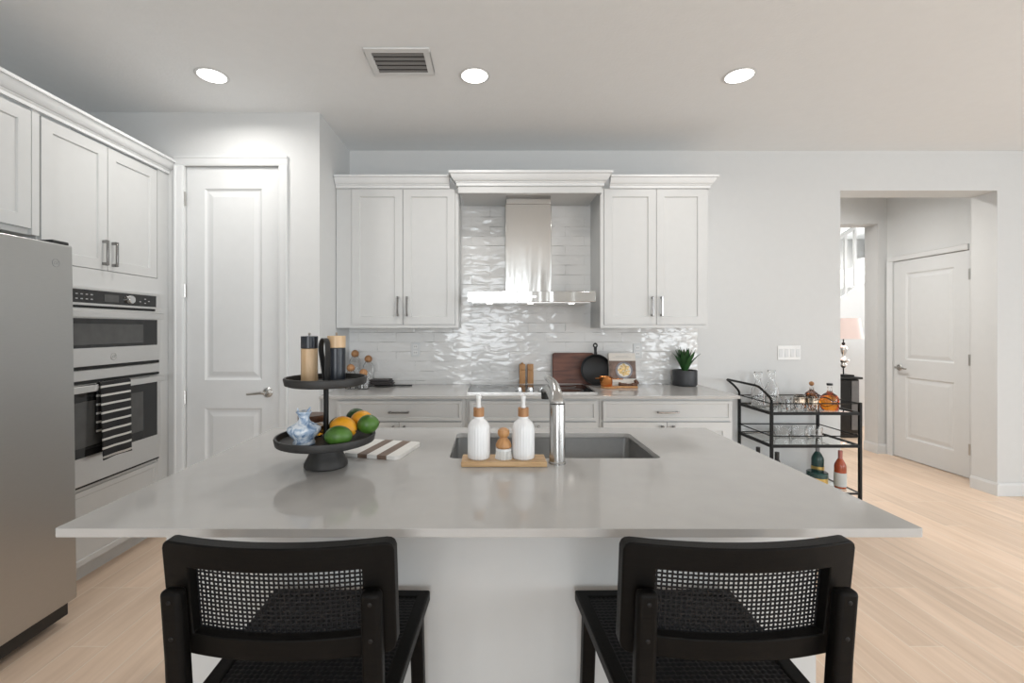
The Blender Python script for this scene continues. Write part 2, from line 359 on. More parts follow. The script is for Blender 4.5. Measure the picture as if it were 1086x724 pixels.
def arc(c, r, a0, a1, n): return [(c[0]+r*math.cos(a0+(a1-a0)*i/n), c[1]+r*math.sin(a0+(a1-a0)*i/n)) for i in range(n+1)]
def spline(pts, n=8):
    P = [Vector(p) for p in pts]; P = [2*P[0]-P[1]] + P + [2*P[-1]-P[-2]]; out = []
    for i in range(1, len(P)-2):
        for k in range(n):
            t = k/n; a, b, c, d = P[i-1], P[i], P[i+1], P[i+2]
            out.append(0.5*((2*b) + (c-a)*t + (2*a-5*b+4*c-d)*t*t + (3*b-a-3*c+d)*t**3))
    out.append(P[-2]); return out

# ------------------------------------------------------------------ room shell
H = 2.82; YB = 3.722; YP = 3.066; XS = -1.15; XL = -2.83
CF = -2.17                                                   # face plane of the tall left cabinets
struct('floor', MB().box(-3.0, 7.2, -4.6, 7.6, -0.06, 0), 'floor', smooth=False)
struct('ceiling', MB().box(-3.0, 7.2, -4.6, 7.6, H, H+0.08), 'ceil', smooth=False)
b = MB()                                                     # back wall with the opening to the hall
b.box(-3.0, 2.863, YB, YB+0.2, 0, H).box(2.863, 4.146, YB, YB+0.2, 2.494, H).box(4.146, 6.6, YB, YB+0.2, 0, H)
struct('wall_back', b, 'wall', smooth=False)
struct('wall_left', MB().box(XL-0.12, XL, -4.5, YB, 0, H), 'wall', smooth=False)
DX0, DX1, DZ = -2.056, -1.425, 2.460                         # pantry door opening
b = MB().box(XL, DX0, YP, YP+0.11, 0, H).box(DX1, XS, YP, YP+0.11, 0, H).box(DX0, DX1, YP, YP+0.11, DZ, H)
struct('wall_pantry', b, 'wall', smooth=False)
struct('wall_pantry_side', MB().box(XS-0.11, XS, YP+0.11, YB, 0, H), 'wall', smooth=False)
# room behind the camera: rear wall with wide glazed opening, right wall with windows
b = MB().box(-3, -1.1, -4.6, -4.5, 0, H).box(0.80, 4.15, -4.6, -4.5, 0, H).box(5.55, 6.6, -4.6, -4.5, 0, H).box(-1.1, 0.80, -4.6, -4.5, 2.52, H).box(4.15, 5.55, -4.6, -4.5, 2.45, H).box(4.15, 5.55, -4.6, -4.5, 0, 0.45)
struct('wall_rear', b, 'wall', smooth=False)
b = MB().box(6.5, 6.6, -4.5, -3.1, 0, H).box(6.5, 6.6, 1.3, YB, 0, H).box(6.5, 6.6, -3.1, 1.3, 2.45, H).box(6.5, 6.6, -3.1, 1.3, 0, 0.35)
struct('wall_right', b, 'wall', smooth=False)
# hall beyond the opening
b = MB().box(1.5, 3.3, 4.978, 5.154, 0, H).box(4.239, 4.34, 4.978, 5.154, 0, H).box(3.3, 4.239, 4.978, 5.154, 2.51, H)
struct('wall_hall_far', b, 'wall', smooth=False)
HD0, HD1, HDZ = 4.125, 4.905, 2.085                          # hall door opening along y
b = MB().box(4.34, 4.45, YB+0.2, HD0, 0, H).box(4.34, 4.45, HD1, 4.978, 0, H).box(4.34, 4.45, HD0, HD1, HDZ, H)
struct('wall_hall_right', b, 'wall', smooth=False)
struct('wall_hall_left', MB().box(1.4, 1.5, YB+0.2, 7.4, 0, H), 'wall', smooth=False)
struct('wall_stair_back', MB().box(1.5, 7.1, 7.4, 7.5, 0, H), 'wall', smooth=False)
b = MB().box(7.0, 7.1, 5.154, 5.25, 0, H).box(7.0, 7.1, 6.55, 7.4, 0, H).box(7.0, 7.1, 5.25, 6.55, 0, 0.95).box(7.0, 7.1, 5.25, 6.55, 2.5, H)
struct('wall_stair_right', b, 'wall', smooth=False)
struct('wall_stair_front', MB().box(4.45, 7.1, 5.04, 5.154, 0, H), 'wall', smooth=False)

def bboard(name, m, u0, u1):
    poly = [(0, 0), (0.014, 0), (0.014, 0.085), (0.008, 0.104), (0, 0.104)]
    b = MB(); b.prism(poly, lambda p, q, d: m(d, q, -p), u0, u1); struct(name, b, 'trim', smooth=False)
bboard('baseboard_back', mB(YB), 1.655, 2.863); bboard('baseboard_back_right', mB(YB), 4.146, 6.5)
bboard('baseboard_opening', mR(4.146), YB-0.014, YB+0.2)
bboard('baseboard_hall_right', mR(4.34), YB+0.2, HD0-0.03); bboard('baseboard_hall_far', mB(4.978), 4.239, 4.34)
bboard('baseboard_hall_jamb', mR(4.239), 4.964, 5.154); bboard('baseboard_hall_left_far', mB(4.978), 1.5, 3.3)

# backsplash tiles
struct('wall_backsplash', MB().box(XS, 1.69, YB-0.009, YB, 0.914, 2.365), 'tile', smooth=False)

# pantry door
d1 = MB().panel(mB(YP+0.012), DX0+0.004, DX1-0.004, 0.008, DZ-0.004, 0.036,
      [(-1.932, -1.545, 0.22, 0.828), (-1.932, -1.545, 1.018, 2.312)], r=0.010, ins=0.014, raised=(0.012, 0.03, 0.007)).build('door_1', 'trim', smooth=False)
d1['kind'] = 'structure'
hd = MB().lathe([(0.0, 0), (0.033, 0), (0.033, -0.006), (0.028, -0.011), (0.012, -0.013), (0.012, -0.045), (0.0, -0.045)], (-1.503, YP+0.012, 0.934), 28, 'Y')
hd.tube(spline([(-1.503, YP-0.034, 0.934), (-1.53, YP-0.036, 0.935), (-1.575, YP-0.034, 0.931), (-1.625, YP-0.030, 0.926)]), [0.009]*9+[0.008]*8+[0.007]*8, 10)
hd.build('door_handle', 'nickel', d1)
for z in (0.28, 0.90, 1.62, 2.24):
    MB().tube([(DX0+0.002, YP-0.004, z-0.045), (DX0+0.002, YP-0.004, z+0.045)], 0.007, 8).build('hinge', 'nickel', d1)
def casing(name, m, u0, u1, z1, wd=0.062, sides=(1, 1)):
    prof = [(0, 0), (0, -0.010), (0.012, -0.014), (0.045, -0.018), (0.052, -0.022), (wd, -0.022), (wd, 0)]
    b = MB()
    b.prism(prof, lambda p, q, d: m(u0-p, d, q), 0, z1) if sides[0] else None
    b.prism(prof, lambda p, q, d: m(u1+p, d, q), 0, z1) if sides[1] else None
    b.prism(prof, lambda p, q, d: m(d, z1+p, q), u0-wd*sides[0], u1+wd*sides[1])
    return struct(name, b, 'trim', smooth=False)
casing('trim_1', mB(YP), DX0-0.002, DX1+0.002, DZ)

# hall door
d2 = MB().panel(mR(4.348), HD0+0.004, HD1-0.004, 0.008, HDZ-0.004, 0.036,
     [(HD0+0.14, HD1-0.14, 0.22, 0.86), (HD0+0.14, HD1-0.14, 1.04, HDZ-0.14)], r=0.010, ins=0.014, raised=(0.012, 0.03, 0.007)).build('door_2', 'trim', smooth=False)
d2['kind'] = 'structure'
hd = MB().lathe([(0.0, 0), (0.033, 0), (0.033, -0.006), (0.028, -0.011), (0.012, -0.013), (0.012, -0.045), (0.0, -0.045)], (4.348, HD1-0.07, 0.955), 24, 'X')
hd.tube(spline([(4.303, HD1-0.07, 0.955), (4.300, HD1-0.10, 0.956), (4.303, HD1-0.15, 0.952), (4.306, HD1-0.19, 0.948)]), 0.009, 8)
hd.build('door_handle', 'nickel', d2)
for z in (0.27, 1.08, 1.86):
    MB().box(4.338, 4.347, HD0-0.012, HD0+0.006, z-0.05, z+0.05).build('hinge', 'nickel', d2)
casing('trim_2', mR(4.34), HD0-0.0, HD1+0.002, HDZ, wd=0.05, sides=(0, 1))

# windows behind the camera (frames only seen as reflections)
def wframe(name, m, u0, u1, z0, z1, n):
    b = MB(); w_ = 0.06
    b.boxm(m, u0, u1, z0, z0+w_, 0.02, 0.08).boxm(m, u0, u1, z1-w_, z1, 0.02, 0.08)
    for i in range(n+1):
        u = u0+w_/2+(u1-u0-w_)*i/n; b.boxm(m, u-w_/2, u+w_/2, z0+w_, z1-w_, 0.02, 0.08)
    o = struct(name, b, 'trim', smooth=False)
    return o
wframe('window_1', lambda u, v, d: (u, -4.5-d, v), -1.1, 0.80, 0, 2.52, 2)
wframe('window_4', lambda u, v, d: (u, -4.5-d, v), 4.15, 5.55, 0.45, 2.45, 1)
wframe('window_2', mR(6.5), -3.1, 1.3, 0.35, 2.45, 3)
wframe('added_stair_window', mR(7.0), 5.25, 6.55, 0.95, 2.5, 2)  # unseen stair opening, added to go with the stair fill light

# ------------------------------------------------------------------ shared hardware
def pull(m, u, v, L, parent, vertical=True, name='handle'):
    """flat bar pull on two feet; (u,v) centre on the door face"""
    b = MB(); h = L/2; w_ = 0.006
    if vertical:
        b.boxm(m, u-w_, u+w_, v-h, v+h, -0.034, -0.024)
        for q in (v-h+0.008, v+h-0.008): b.boxm(m, u-w_, u+w_, q-0.008, q+0.008, -0.024, -0.0003)
    else:
        b.boxm(m, u-h, u+h, v-w_, v+w_, -0.034, -0.024)
        for q in (u-h+0.008, u+h-0.008): b.boxm(m, q-0.008, q+0.008, v-w_, v+w_, -0.024, -0.0003)
    return b.build(name, 'pull', parent, bevel=0.0012)
def shaker(m, u0, u1, v0, v1, parent, name='door', t=0.019, fw=0.058):
    return MB().panel(m, u0, u1, v0, v1, t, [(u0+fw, u1-fw, v0+fw, v1-fw)], r=0.008, ins=0.004).build(name, 'cab', parent, smooth=False)
def slab(m, u0, u1, v0, v1, parent, name='drawer', t=0.019, fw=0.03):
    return MB().panel(m, u0, u1, v0, v1, t, [(u0+fw, u1-fw, v0+fw, v1-fw)], r=0.006, ins=0.004).build(name, 'cab', parent, smooth=False)
# crown profile: (projection, z) from the cabinet face, bottom to top
def crown_prof(z0, z1, p):
    h = z1-z0
    return [(0, z0), (-0.012, z0), (-0.012, z0+0.18*h), (-0.018, z0+0.26*h)] + \
           [(-0.018-(p-0.028)*(i/6)**0.8, z0+h*(0.30+0.50*(i/6)**1.5)) for i in range(7)] + [(-p, z0+0.82*h), (-p, z1), (0, z1)]

def crown_path(prof, pts):
    """moulding swept along a polyline in plan (outside on the right of travel), mitred corners"""
    P = [Vector(p) for p in pts]; n = len(P); b = MB(); m = len(prof)
    def nrm(a, c): d = (c-a).normalized(); return Vector((d.y, -d.x))
    for i in range(n):
        ns = []
        if i > 0: ns.append(nrm(P[i-1], P[i]))
        if i < n-1: ns.append(nrm(P[i], P[i+1]))
        o = ns[0] if len(ns) == 1 else (ns[0]+ns[1])/(1+ns[0].dot(ns[1]))
        for (p, z) in prof: q = P[i]+o*(-p); b.v.append(Vector((q.x, q.y, z)))
    for i in range(n-1):
        for j in range(m): b.f.append((i*m+j, i*m+(j+1) % m, (i+1)*m+(j+1) % m, (i+1)*m+j))
    b.f += [tuple(range(m)), tuple((n-1)*m+j for j in range(m))]
    return b
# ------------------------------------------------------------------ left run: refrigerator cabinet, oven cabinet
CZ0, CZ1 = 2.405, 2.492
# refrigerator cabinet
t = thing('refrigerator_cabinet', 'white cabinet with shaker doors directly over the refrigerator', 'cabinet', (CF, 1.70, 1.81))
MB().box(XL+0.002, CF-0.019, 1.20, 2.190, 1.81, CZ0).box(XL+0.002, CF-0.019, 1.17, 1.199, 0, CZ0).build('body', 'cab', t, smooth=False)
for (a, c) in ((1.205, 1.660), (1.664, 2.150)):
    dr = shaker(mL(CF), a, c, 1.838, 2.392, t); 
    pull(mL(CF), c-0.035 if a < 1.5 else a+0.035, 1.93, 0.13, dr)
MB().box(CF-0.019, CF, 2.154, 2.190, 1.81, CZ0).build('face_frame', 'cab', t, smooth=False)
# oven cabinet: carcass with a niche for the double oven
OY0, OY1, OZ0, OZ1 = 2.206, 2.968, 0.527, 1.587
t = thing('oven_cabinet', 'tall white cabinet housing the steel double oven beside the pantry door', 'cabinet', (CF, 2.6, 0))
b = MB().box(XL+0.002, CF-0.02, 2.192, YP-0.003, 0.10, OZ0-0.001).box(XL+0.002, CF-0.02, 2.192, YP-0.003, OZ1+0.001, CZ0)
b.box(XL+0.002, CF-0.02, 2.192, OY0-0.001, OZ0-0.001, OZ1+0.001).box(XL+0.002, CF-0.02, OY1+0.001, YP-0.003, OZ0-0.001, OZ1+0.001)
b.build('body', 'cab', t, smooth=False)
b = MB().box(CF-0.02, CF, OY1+0.001, YP-0.003, 0.10, CZ0).box(CF-0.02, CF, 2.192, OY1+0.001, OZ1+0.001, 1.690).box(CF-0.02, CF, 2.192, OY0-0.001, OZ0, OZ1)
b.build('face_frame', 'cab', t, smooth=False)
MB().box(XL+0.002, -2.24, 2.192, YP-0.003, 0, 0.099).build('toe_kick', 'cab', t, smooth=False)
dA = shaker(mL(CF), 2.200, 2.579, 1.694, 2.392, t); pull(mL(CF), 2.549, 1.79, 0.14, dA)
dB = shaker(mL(CF), 2.583, 2.962, 1.694, 2.392, t); pull(mL(CF), 2.613, 1.79, 0.14, dB)
slab(mL(CF), 2.200, OY1, 0.105, 0.500, t)
MB().box(CF-0.02, CF-0.006, 2.200, OY1, 0.501, OZ0-0.001).build('rail', 'cab', t, smooth=False)
b = MB().prism(crown_prof(CZ0, CZ1, 0.062), lambda p, z, d: (CF-p, d, z), 1.15, YP-0.003)
struct('trim_3', b, 'trim', smooth=False)

# double oven
t = thing('double_wall_oven', 'stainless steel microwave and oven combination built into the tall cabinet', 'oven', (CF, 2.587, OZ0))
XO = -2.148
MB().box(-2.70, CF-0.021, OY0+0.002, OY1-0.002, OZ0, OZ1).box(CF+0.0005, XO-0.012, OY0, OY1, OZ0, OZ1).box(CF-0.021, CF+0.0005, OY0+0.002, OY1-0.002, OZ0, OZ1).build('housing', 'steel', t, smooth=False)
m = mL(XO)
cp = MB().boxm(m, OY0+0.02, OY1-0.045, 1.503, 1.572, -0.002, 0.012).build('control_panel', 'blackglass', t, smooth=False)
MB().boxm(m, 2.53, 2.63, 1.515, 1.556, -0.003, -0.0021).build('display', 'greyglass', cp, smooth=False)
MB().lathe([(0.0, 0.002), (0.026, 0.002), (0.024, 0.020), (0.021, 0.024), (0, 0.024)], (XO, 2.705, 1.537), 24, 'X').build('knob', 'chrome', cp)
for (y, z) in [(2.30+0.03*i, zz) for i in range(6) for zz in (1.523, 1.548)] + [(2.79, 1.53), (2.83, 1.548), (2.83, 1.523), (2.86, 1.536)]:
    MB().boxm(m, y-0.007, y+0.007, z-0.003, z+0.003, -0.0025, -0.0021).build('button', 'mark', cp, smooth=False)
MB().boxm(m, OY0, OY1, 1.574, OZ1, 0.0, 0.012).boxm(m, OY0, OY1, 1.490, 1.501, -0.004, 0.012).boxm(m, OY1-0.043, OY1, 1.501, 1.574, 0, 0.012).build('trim_strip', 'steel', t, smooth=False)
MB().boxm(m, OY0+0.01, OY1-0.045, 1.476, 1.4895, 0.004, 0.012).boxm(m, OY0+0.01, OY1-0.01, 1.145, 1.163, 0.004, 0.012).boxm(m, OY0+0.01, OY1-0.01, 1.072, 1.086, 0.004, 0.012).build('vent_slot', 'dark', t, smooth=False)
md = MB().boxm(m, OY0+0.004, OY1-0.02, 1.165, 1.474, -0.010, 0.010).build('microwave_door', 'steel', t, smooth=False, bevel=0.002)
MB().boxm(m, OY0+0.012, OY1-0.050, 1.262, 1.420, -0.0125, -0.0102).build('door_glass', 'blackglass', md, smooth=False)
MB().boxm(m, 2.24, 2.80, 1.280, 1.392, -0.0131, -0.0127).build('window', 'greyglass', md, smooth=False)
b = MB().boxm(m, OY0+0.006, OY1-0.022, 1.424, 1.462, -0.036, -0.026)
for y in (OY0+0.03, OY1-0.06): b.boxm(m, y-0.012, y+0.012, 1.432, 1.454, -0.026, -0.0102)
b.build('handle', 'steel', md, bevel=0.003)
def badge(y, z, X, par, r=0.020):
    ring = [(X+0.0012, y+r*math.cos(a), z+r*math.sin(a)) for a in [2*PI*i/28 for i in range(28)]]
    o = MB().tube(ring, 0.0013, 6, closed=True).build('badge', 'nickel', par)
    o['label'] = 'round metal logo badge'
    off = root_of(par).location
    R4 = Matrix.Translation(Vector((X+0.0006, y, z))-Vector(off)) @ Matrix(((0,0,1,0),(1,0,0,0),(0,1,0,0),(0,0,0,1)))
    text_mesh('GE', r*1.05, 'badge_monogram', 'mark', o, R4)
badge(2.583, 1.207, XO+0.010, md, 0.019)
b = MB().boxm(m, OY0+0.004, OY1-0.02, 1.089, 1.143, -0.006, 0.010).build('oven_top_strip', 'steel', t, smooth=False, bevel=0.002)
od = MB().boxm(m, OY0+0.004, OY1-0.02, 0.540, 1.070, -0.010, 0.010).build('oven_door', 'steel', t, smooth=False, bevel=0.002)
MB().boxm(m, OY0+0.012, OY1-0.050, 0.688, 1.055, -0.0125, -0.0102).build('door_glass', 'blackglass', od, smooth=False)
MB().boxm(m, 2.30, 2.80, 0.74, 0.98, -0.0131, -0.0127).build('window', 'greyglass', od, smooth=False)
b = MB().boxm(m, OY0+0.006, OY1-0.022, 1.030, 1.066, -0.042, -0.032)
for y in (OY0+0.03, OY1-0.06): b.boxm(m, y-0.012, y+0.012, 1.036, 1.060, -0.032, -0.0127)
b.build('handle', 'steel', od, bevel=0.003)
MB().boxm(m, OY0+0.004, OY1-0.02, OZ0+0.001, 0.5375, -0.002, 0.008).build('bottom_gap', 'dark', t, smooth=False)

# striped towel over the oven handle (handle spans x -2.104..-2.092, z 1.030..1.066)
t0, t1 = 2.452, 2.656
xs = XO + 0.037
path = [(xs-0.011, 0.80), (xs-0.011, 0.90), (xs-0.011, 1.0), (xs-0.011, 1.055)] + [(xs+0.011*math.cos(a), 1.064+0.011*math.sin(a)) for a in [PI-PI*i/8 for i in range(9)]] + [(xs+0.011+0.0008*i, 1.055-0.041*i) for i in range(1, 10)] + [(xs+0.021, 0.655)]
b = MB(); NY = 20; k0 = 0
for j, (x, z) in enumerate(path):
    for i in range(NY+1):
        f = i/NY; fr = max(0, 1.05-z)/0.4 if j > 12 else 0
        b.v.append(Vector((x + fr*0.006*(1+math.sin(f*9+1))/2, t0+(t1-t0)*f + 0.004*fr*math.sin(f*5), z + 0.006*fr*math.sin(f*3))))
for j in range(len(path)-1):
    for i in range(NY): b.f.append((j*(NY+1)+i, j*(NY+1)+i+1, (j+1)*(NY+1)+i+1, (j+1)*(NY+1)+i))
tw = b.build('dish_towel', 'stripecloth')
so = tw.modifiers.new('thick', 'SOLIDIFY'); so.thickness = 0.004; so.offset = 0
tag(tw, 'black dish towel with thin white stripes hanging on the oven handle', 'towel')

# refrigerator
FX = -1.93
t = thing('refrigerator', 'stainless steel refrigerator at the left edge beside the double oven', 'refrigerator', (-2.3, 1.67, 0), (0, 0, 0))
t.rotation_euler = (0, -0.0135, 0)
def fr(b): return b
o_ = Vector((-2.3, 1.67, 0))
def L(b):
    b.v = [v-o_ for v in b.v]; return b
L(MB().box(-2.75, -2.03, 1.225, 2.125, 0.03, 1.735)).build('body', 'steelf', t, local=True, bevel=0.004)
dd = L(MB().box(-2.02, FX, 1.222, 1.672, 0.105, 1.745)).build('door', 'steelf', t, local=True, bevel=0.007, seg=3)
dd = L(MB().box(-2.02, FX, 1.678, 2.130, 0.105, 1.745)).build('door', 'steelf', t, local=True, bevel=0.007, seg=3)
L(MB().box(-2.06, FX-0.012, 2.045, 2.125, 1.7455, 1.762)).build('hinge_cap', 'blackplastic', t, local=True, bevel=0.005)
L(MB().box(-2.05, FX-0.03, 1.24, 2.115, 0.035, 0.098)).build('kick_grille', 'blackplastic', t, local=True, bevel=0.004)
for y_ in (1.25, 2.05): L(MB().box(-2.12, -2.06, y_, y_+0.05, 0, 0.03)).build('foot', 'blackplastic', t, local=True)
for yy in (1.640, 1.710):
    b = MB().tube([(FX+0.045, yy, 0.55), (FX+0.045, yy, 1.55)], 0.012, 12)
    for z in (0.60, 1.50): b.tube([(FX, yy, z), (FX+0.045, yy, z)], 0.009, 10)
    L(b).build('handle', 'nickel', t, local=True)
r_ = 0.017; yb, zb = 2.045, 1.655
ring = [(FX+0.0006, yb+r_*math.cos(a), zb+r_*math.sin(a)) for a in [2*PI*i/28 for i in range(28)]]
bd = L(MB().tube(ring, 0.0013, 6, closed=True)).build('badge', 'mark', dd, local=True); bd['label'] = 'round grey logo badge'
text_mesh('GE', 0.019, 'badge_monogram', 'mark', bd, Matrix.Translation(Vector((FX+0.0003, yb, zb))-o_) @ Matrix(((0,0,1,0),(1,0,0,0),(0,1,0,0),(0,0,0,1))))

# ------------------------------------------------------------------ upper cabinets on the back wall
UF = 3.38; UZ0 = 1.371
def upper(name, label, x0, x1, doors, loc):
    t = thing(name, label, 'cabinet', loc)
    MB().box(x0, x1, UF+0.02, YB-0.010, UZ0, CZ0).build('body', 'cab', t, smooth=False)
    (a0, a1), (b0, b1) = doors
    MB().box(x0, a0-0.002, UF+0.004, UF+0.0195, UZ0, CZ0).box(b1+0.002, x1, UF+0.004, UF+0.0195, UZ0, CZ0).box(a0-0.002, b1+0.002, UF+0.004, UF+0.0195, UZ0, UZ0+0.024).build('face_frame', 'cab', t, smooth=False)
    for (u0, u1), hx in zip(doors, (a1-0.032, b0+0.032)):
        dr = shaker(mB(UF), u0, u1, UZ0+0.026, 2.403, t); pull(mB(UF), hx, 1.530, 0.145, dr)
upper('wall_cabinet', 'white two door wall cabinet left of the range hood', XS+0.004, -0.236, ((-1.030, -0.652), (-0.648, -0.262)), (-0.69, UF, UZ0))
upper('wall_cabinet', 'white two door wall cabinet right of the range hood above the plant', 0.818, 1.618, ((0.846, 1.232), (1.236, 1.600)), (1.22, UF, UZ0))
VF = 3.33; VX0, VX1 = -0.236, 0.818
struct('trim_4', crown_path(crown_prof(CZ0, CZ1, 0.055), [(XS+0.004, UF), (VX0-0.066, UF)]), 'trim', smooth=False)
struct('trim_5', crown_path(crown_prof(CZ0, CZ1, 0.055), [(VX1+0.066, UF), (1.618, UF), (1.618, YB-0.001)]), 'trim', smooth=False)
t = thing('hood_valance', 'white valance with crown moulding bridging over the steel range hood', 'valance', (0.29, VF, 2.365))
MB().box(VX0+0.0005, VX1-0.0005, VF, VF+0.02, 2.358, CZ0+0.002).box(VX0+0.0005, VX0+0.02, VF+0.02, UF+0.0, 2.358, CZ0).box(VX1-0.02, VX1-0.0005, VF+0.02, UF+0.0, 2.358, CZ0).build('board', 'cab', t, smooth=False)
MB().box(VX0+0.0205, VX1-0.0205, VF+0.0205, YB-0.001, 2.3655, 2.39).build('soffit', 'cab', t, smooth=False)
b = crown_path(crown_prof(CZ0+0.003, CZ1+0.012, 0.065), [(VX0, UF+0.003), (VX0, VF), (VX1, VF), (VX1, UF+0.003)])
b.build('crown', 'trim', t, smooth=False)

# range hood
t = thing('range_hood', 'stainless steel chimney range hood mounted over the cooktop', 'range hood', (0.286, 3.5, 1.551))
ch = MB().box(0.115, 0.457, 3.413, YB-0.010, 1.631, 2.300).box(0.119, 0.453, 3.417, YB-0.010, 2.300, 2.365).build('chimney', 'hoodsteel', t, bevel=0.003)
cn = MB().box(-0.163, 0.747, 3.222, YB-0.010, 1.556, 1.630).build('canopy', 'hoodsteel', t, bevel=0.003)
MB().box(-0.13, 0.715, 3.25, 3.68, 1.549, 1.5555).build('filter_plate', 'steel', cn, smooth=False)
MB().box(0.245, 0.327, 3.2195, 3.2215, 1.585, 1.600).build('button_strip', 'steel', cn, smooth=False)
for x in (-0.005, 0.292, 0.59):
    MB().lathe([(0, 0), (0.022, 0), (0.022, -0.004), (0.018, -0.005), (0, -0.005)], (x, 3.31, 1.549), 20).build('lamp', 'ledhood', cn)

# ------------------------------------------------------------------ base cabinets, worktop, cooktop
BF = 3.085
def base(label, x0, x1, drawers, doors, loc, handle=True):
    t = thing('base_cabinet', label, 'cabinet', loc)
    MB().box(x0, x1, BF+0.02, YB-0.001, 0.10, 0.8935).build('body', 'cab', t, smooth=False)
    MB().box(x0, x1, BF+0.09, YB-0.001, 0, 0.0995).build('toe_kick', 'cab', t, smooth=False)
    for (u0, u1) in drawers:
        d = slab(mB(BF), u0, u1, 0.742, 0.874, t, fw=0.018)
        if handle: pull(mB(BF), (u0+u1)/2, 0.801, 0.14, d, vertical=False)
    for i, (u0, u1) in enumerate(doors):
        d = shaker(mB(BF), u0, u1, 0.115, 0.730, t); pull(mB(BF), u1-0.035 if i % 2 == 0 else u0+0.035, 0.64, 0.14, d)
base('white base cabinet under the counter left of the cooktop, by the jars', XS+0.004, -0.168, [(-1.040, -0.195)], [(-1.040, -0.620), (-0.616, -0.195)], (-0.66, 3.4, 0))
base('white base cabinet directly under the cooktop with a plain false front', -0.166, 0.741, [(-0.140, 0.720)], [(-0.140, 0.288), (0.292, 0.720)], (0.29, 3.4, 0), handle=False)
base('white base cabinet with drawer under the potted agave, beside the bar cart', 0.743, 1.650, [(0.765, 1.635)], [(0.765, 1.198), (1.202, 1.635)], (1.2, 3.4, 0))
wt = MB().box(XS+0.001, 1.682, 3.055, YB-0.0095, 0.894, 0.914).build('wall_worktop', 'quartz', bevel=0.002)
tag(wt, 'grey quartz worktop along the tiled back wall', 'worktop')

t = thing('cooktop', 'black glass cooktop with chrome knobs set in the back worktop', 'cooktop', (0.29, 3.4, 0.9145))
gl = MB().box(-0.155, 0.735, 3.165, 3.645, 0.9145, 0.9215).build('glass', 'blackglass', t, bevel=0.002)
MB().box(-0.162, 0.742, 3.158, 3.1645, 0.9142, 0.9235).box(-0.162, -0.1555, 3.1645, 3.652, 0.9142, 0.9235).box(0.7355, 0.742, 3.1645, 3.652, 0.9142, 0.9235).box(-0.1555, 0.7355, 3.6455, 3.652, 0.9142, 0.9235).build('rim', 'steel', t, bevel=0.001)
for i, x in enumerate((0.205, 0.285, 0.365, 0.445)):
    MB().lathe([(0, 0), (0.026, 0), (0.026, 0.004), (0.020, 0.007), (0.018, 0.024), (0.014, 0.028), (0, 0.028)], (x, 3.25, 0.9216), 24).build('knob', 'chrome', t)
for (x, y, r) in ((0.0, 3.47, 0.10), (0.0, 3.28, 0.07), (0.29, 3.46, 0.11), (0.58, 3.28, 0.09), (0.58, 3.50, 0.075)):
    ring = [(x+r*math.cos(a), y+r*math.sin(a), 0.9216) for a in [2*PI*i/40 for i in range(40)]]
    MB().tube(ring, 0.0008, 4, closed=True).build('burner_ring', 'mark', t)

# ------------------------------------------------------------------ island
IX0, IX1, IY0, IY1 = -0.985, 0.979, 1.0257, 2.075
SX0, SX1, SY0, SY1 = -0.143, 0.598, 1.585, 1.968
t = thing('kitchen_island', 'white panelled kitchen island base under the grey quartz top', 'island', (0, 1.69, 0))
bx0, bx1, by0, by1 = -0.948, 0.953, 1.332, 2.035
MB().box(bx0, bx1, by0, by0+0.02, 0, 0.8935).build('front_panel', 'cab', t, smooth=False)
MB().box(bx0, bx0+0.02, by0+0.0205, by1-0.0205, 0, 0.8935).build('side_panel', 'cab', t, smooth=False)
MB().box(bx1-0.02, bx1, by0+0.0205, by1-0.0205, 0, 0.8935).build('side_panel', 'cab', t, smooth=False)
MB().box(bx0, bx1, by1-0.02, by1, 0.1, 0.8935).build('back_frame', 'cab', t, smooth=False)
for i in range(4):
    u0 = bx0+0.02+i*0.467; m_ = lambda u, v, d: (u, by1+0.020-d, v)
    dr = shaker(m_, u0, u0+0.46, 0.115, 0.87, t); pull(m_, u0+(0.42 if i % 2 == 0 else 0.04), 0.76, 0.14, dr)
# quartz top with the sink cut-out, rounded inner corners
bm = bmesh.new(); xs_ = [IX0, SX0, SX1, IX1]; ys_ = [IY0, SY0, SY1, IY1]
gv = {}
for zi, z in enumerate((0.894, 0.914)):
    for i, x in enumerate(xs_):
        for j, y in enumerate(ys_): gv[i, j, zi] = bm.verts.new((x, y, z))
for i in range(3):
    for j in range(3):
        if (i, j) == (1, 1): continue
        bm.faces.new([gv[i,j,1], gv[i+1,j,1], gv[i+1,j+1,1], gv[i,j+1,1]]); bm.faces.new([gv[i,j,0], gv[i,j+1,0], gv[i+1,j+1,0], gv[i+1,j,0]])
for i in range(3):
    bm.faces.new([gv[i,0,0], gv[i+1,0,0], gv[i+1,0,1], gv[i,0,1]]); bm.faces.new([gv[i,3,0], gv[i+1,3,0], gv[i+1,3,1], gv[i,3,1]])
    bm.faces.new([gv[0,i,0], gv[0,i+1,0], gv[0,i+1,1], gv[0,i,1]]); bm.faces.new([gv[3,i,0], gv[3,i+1,0], gv[3,i+1,1], gv[3,i,1]])
bm.faces.new([gv[1,1,0], gv[2,1,0], gv[2,1,1], gv[1,1,1]]); bm.faces.new([gv[1,2,0], gv[2,2,0], gv[2,2,1], gv[1,2,1]])
bm.faces.new([gv[1,1,0], gv[1,2,0], gv[1,2,1], gv[1,1,1]]); bm.faces.new([gv[2,1,0], gv[2,2,0], gv[2,2,1], gv[2,1,1]])
bmesh.ops.recalc_face_normals(bm, faces=bm.faces)
ed = [e for e in bm.edges if abs(e.verts[0].co.z-e.verts[1].co.z) > 0.01 and SX0-0.01 < e.verts[0].co.x < SX1+0.01 and SY0-0.01 < e.verts[0].co.y < SY1+0.01]
bmesh.ops.bevel(bm, geom=ed, offset=0.022, segments=5, affect='EDGES', profile=0.5)
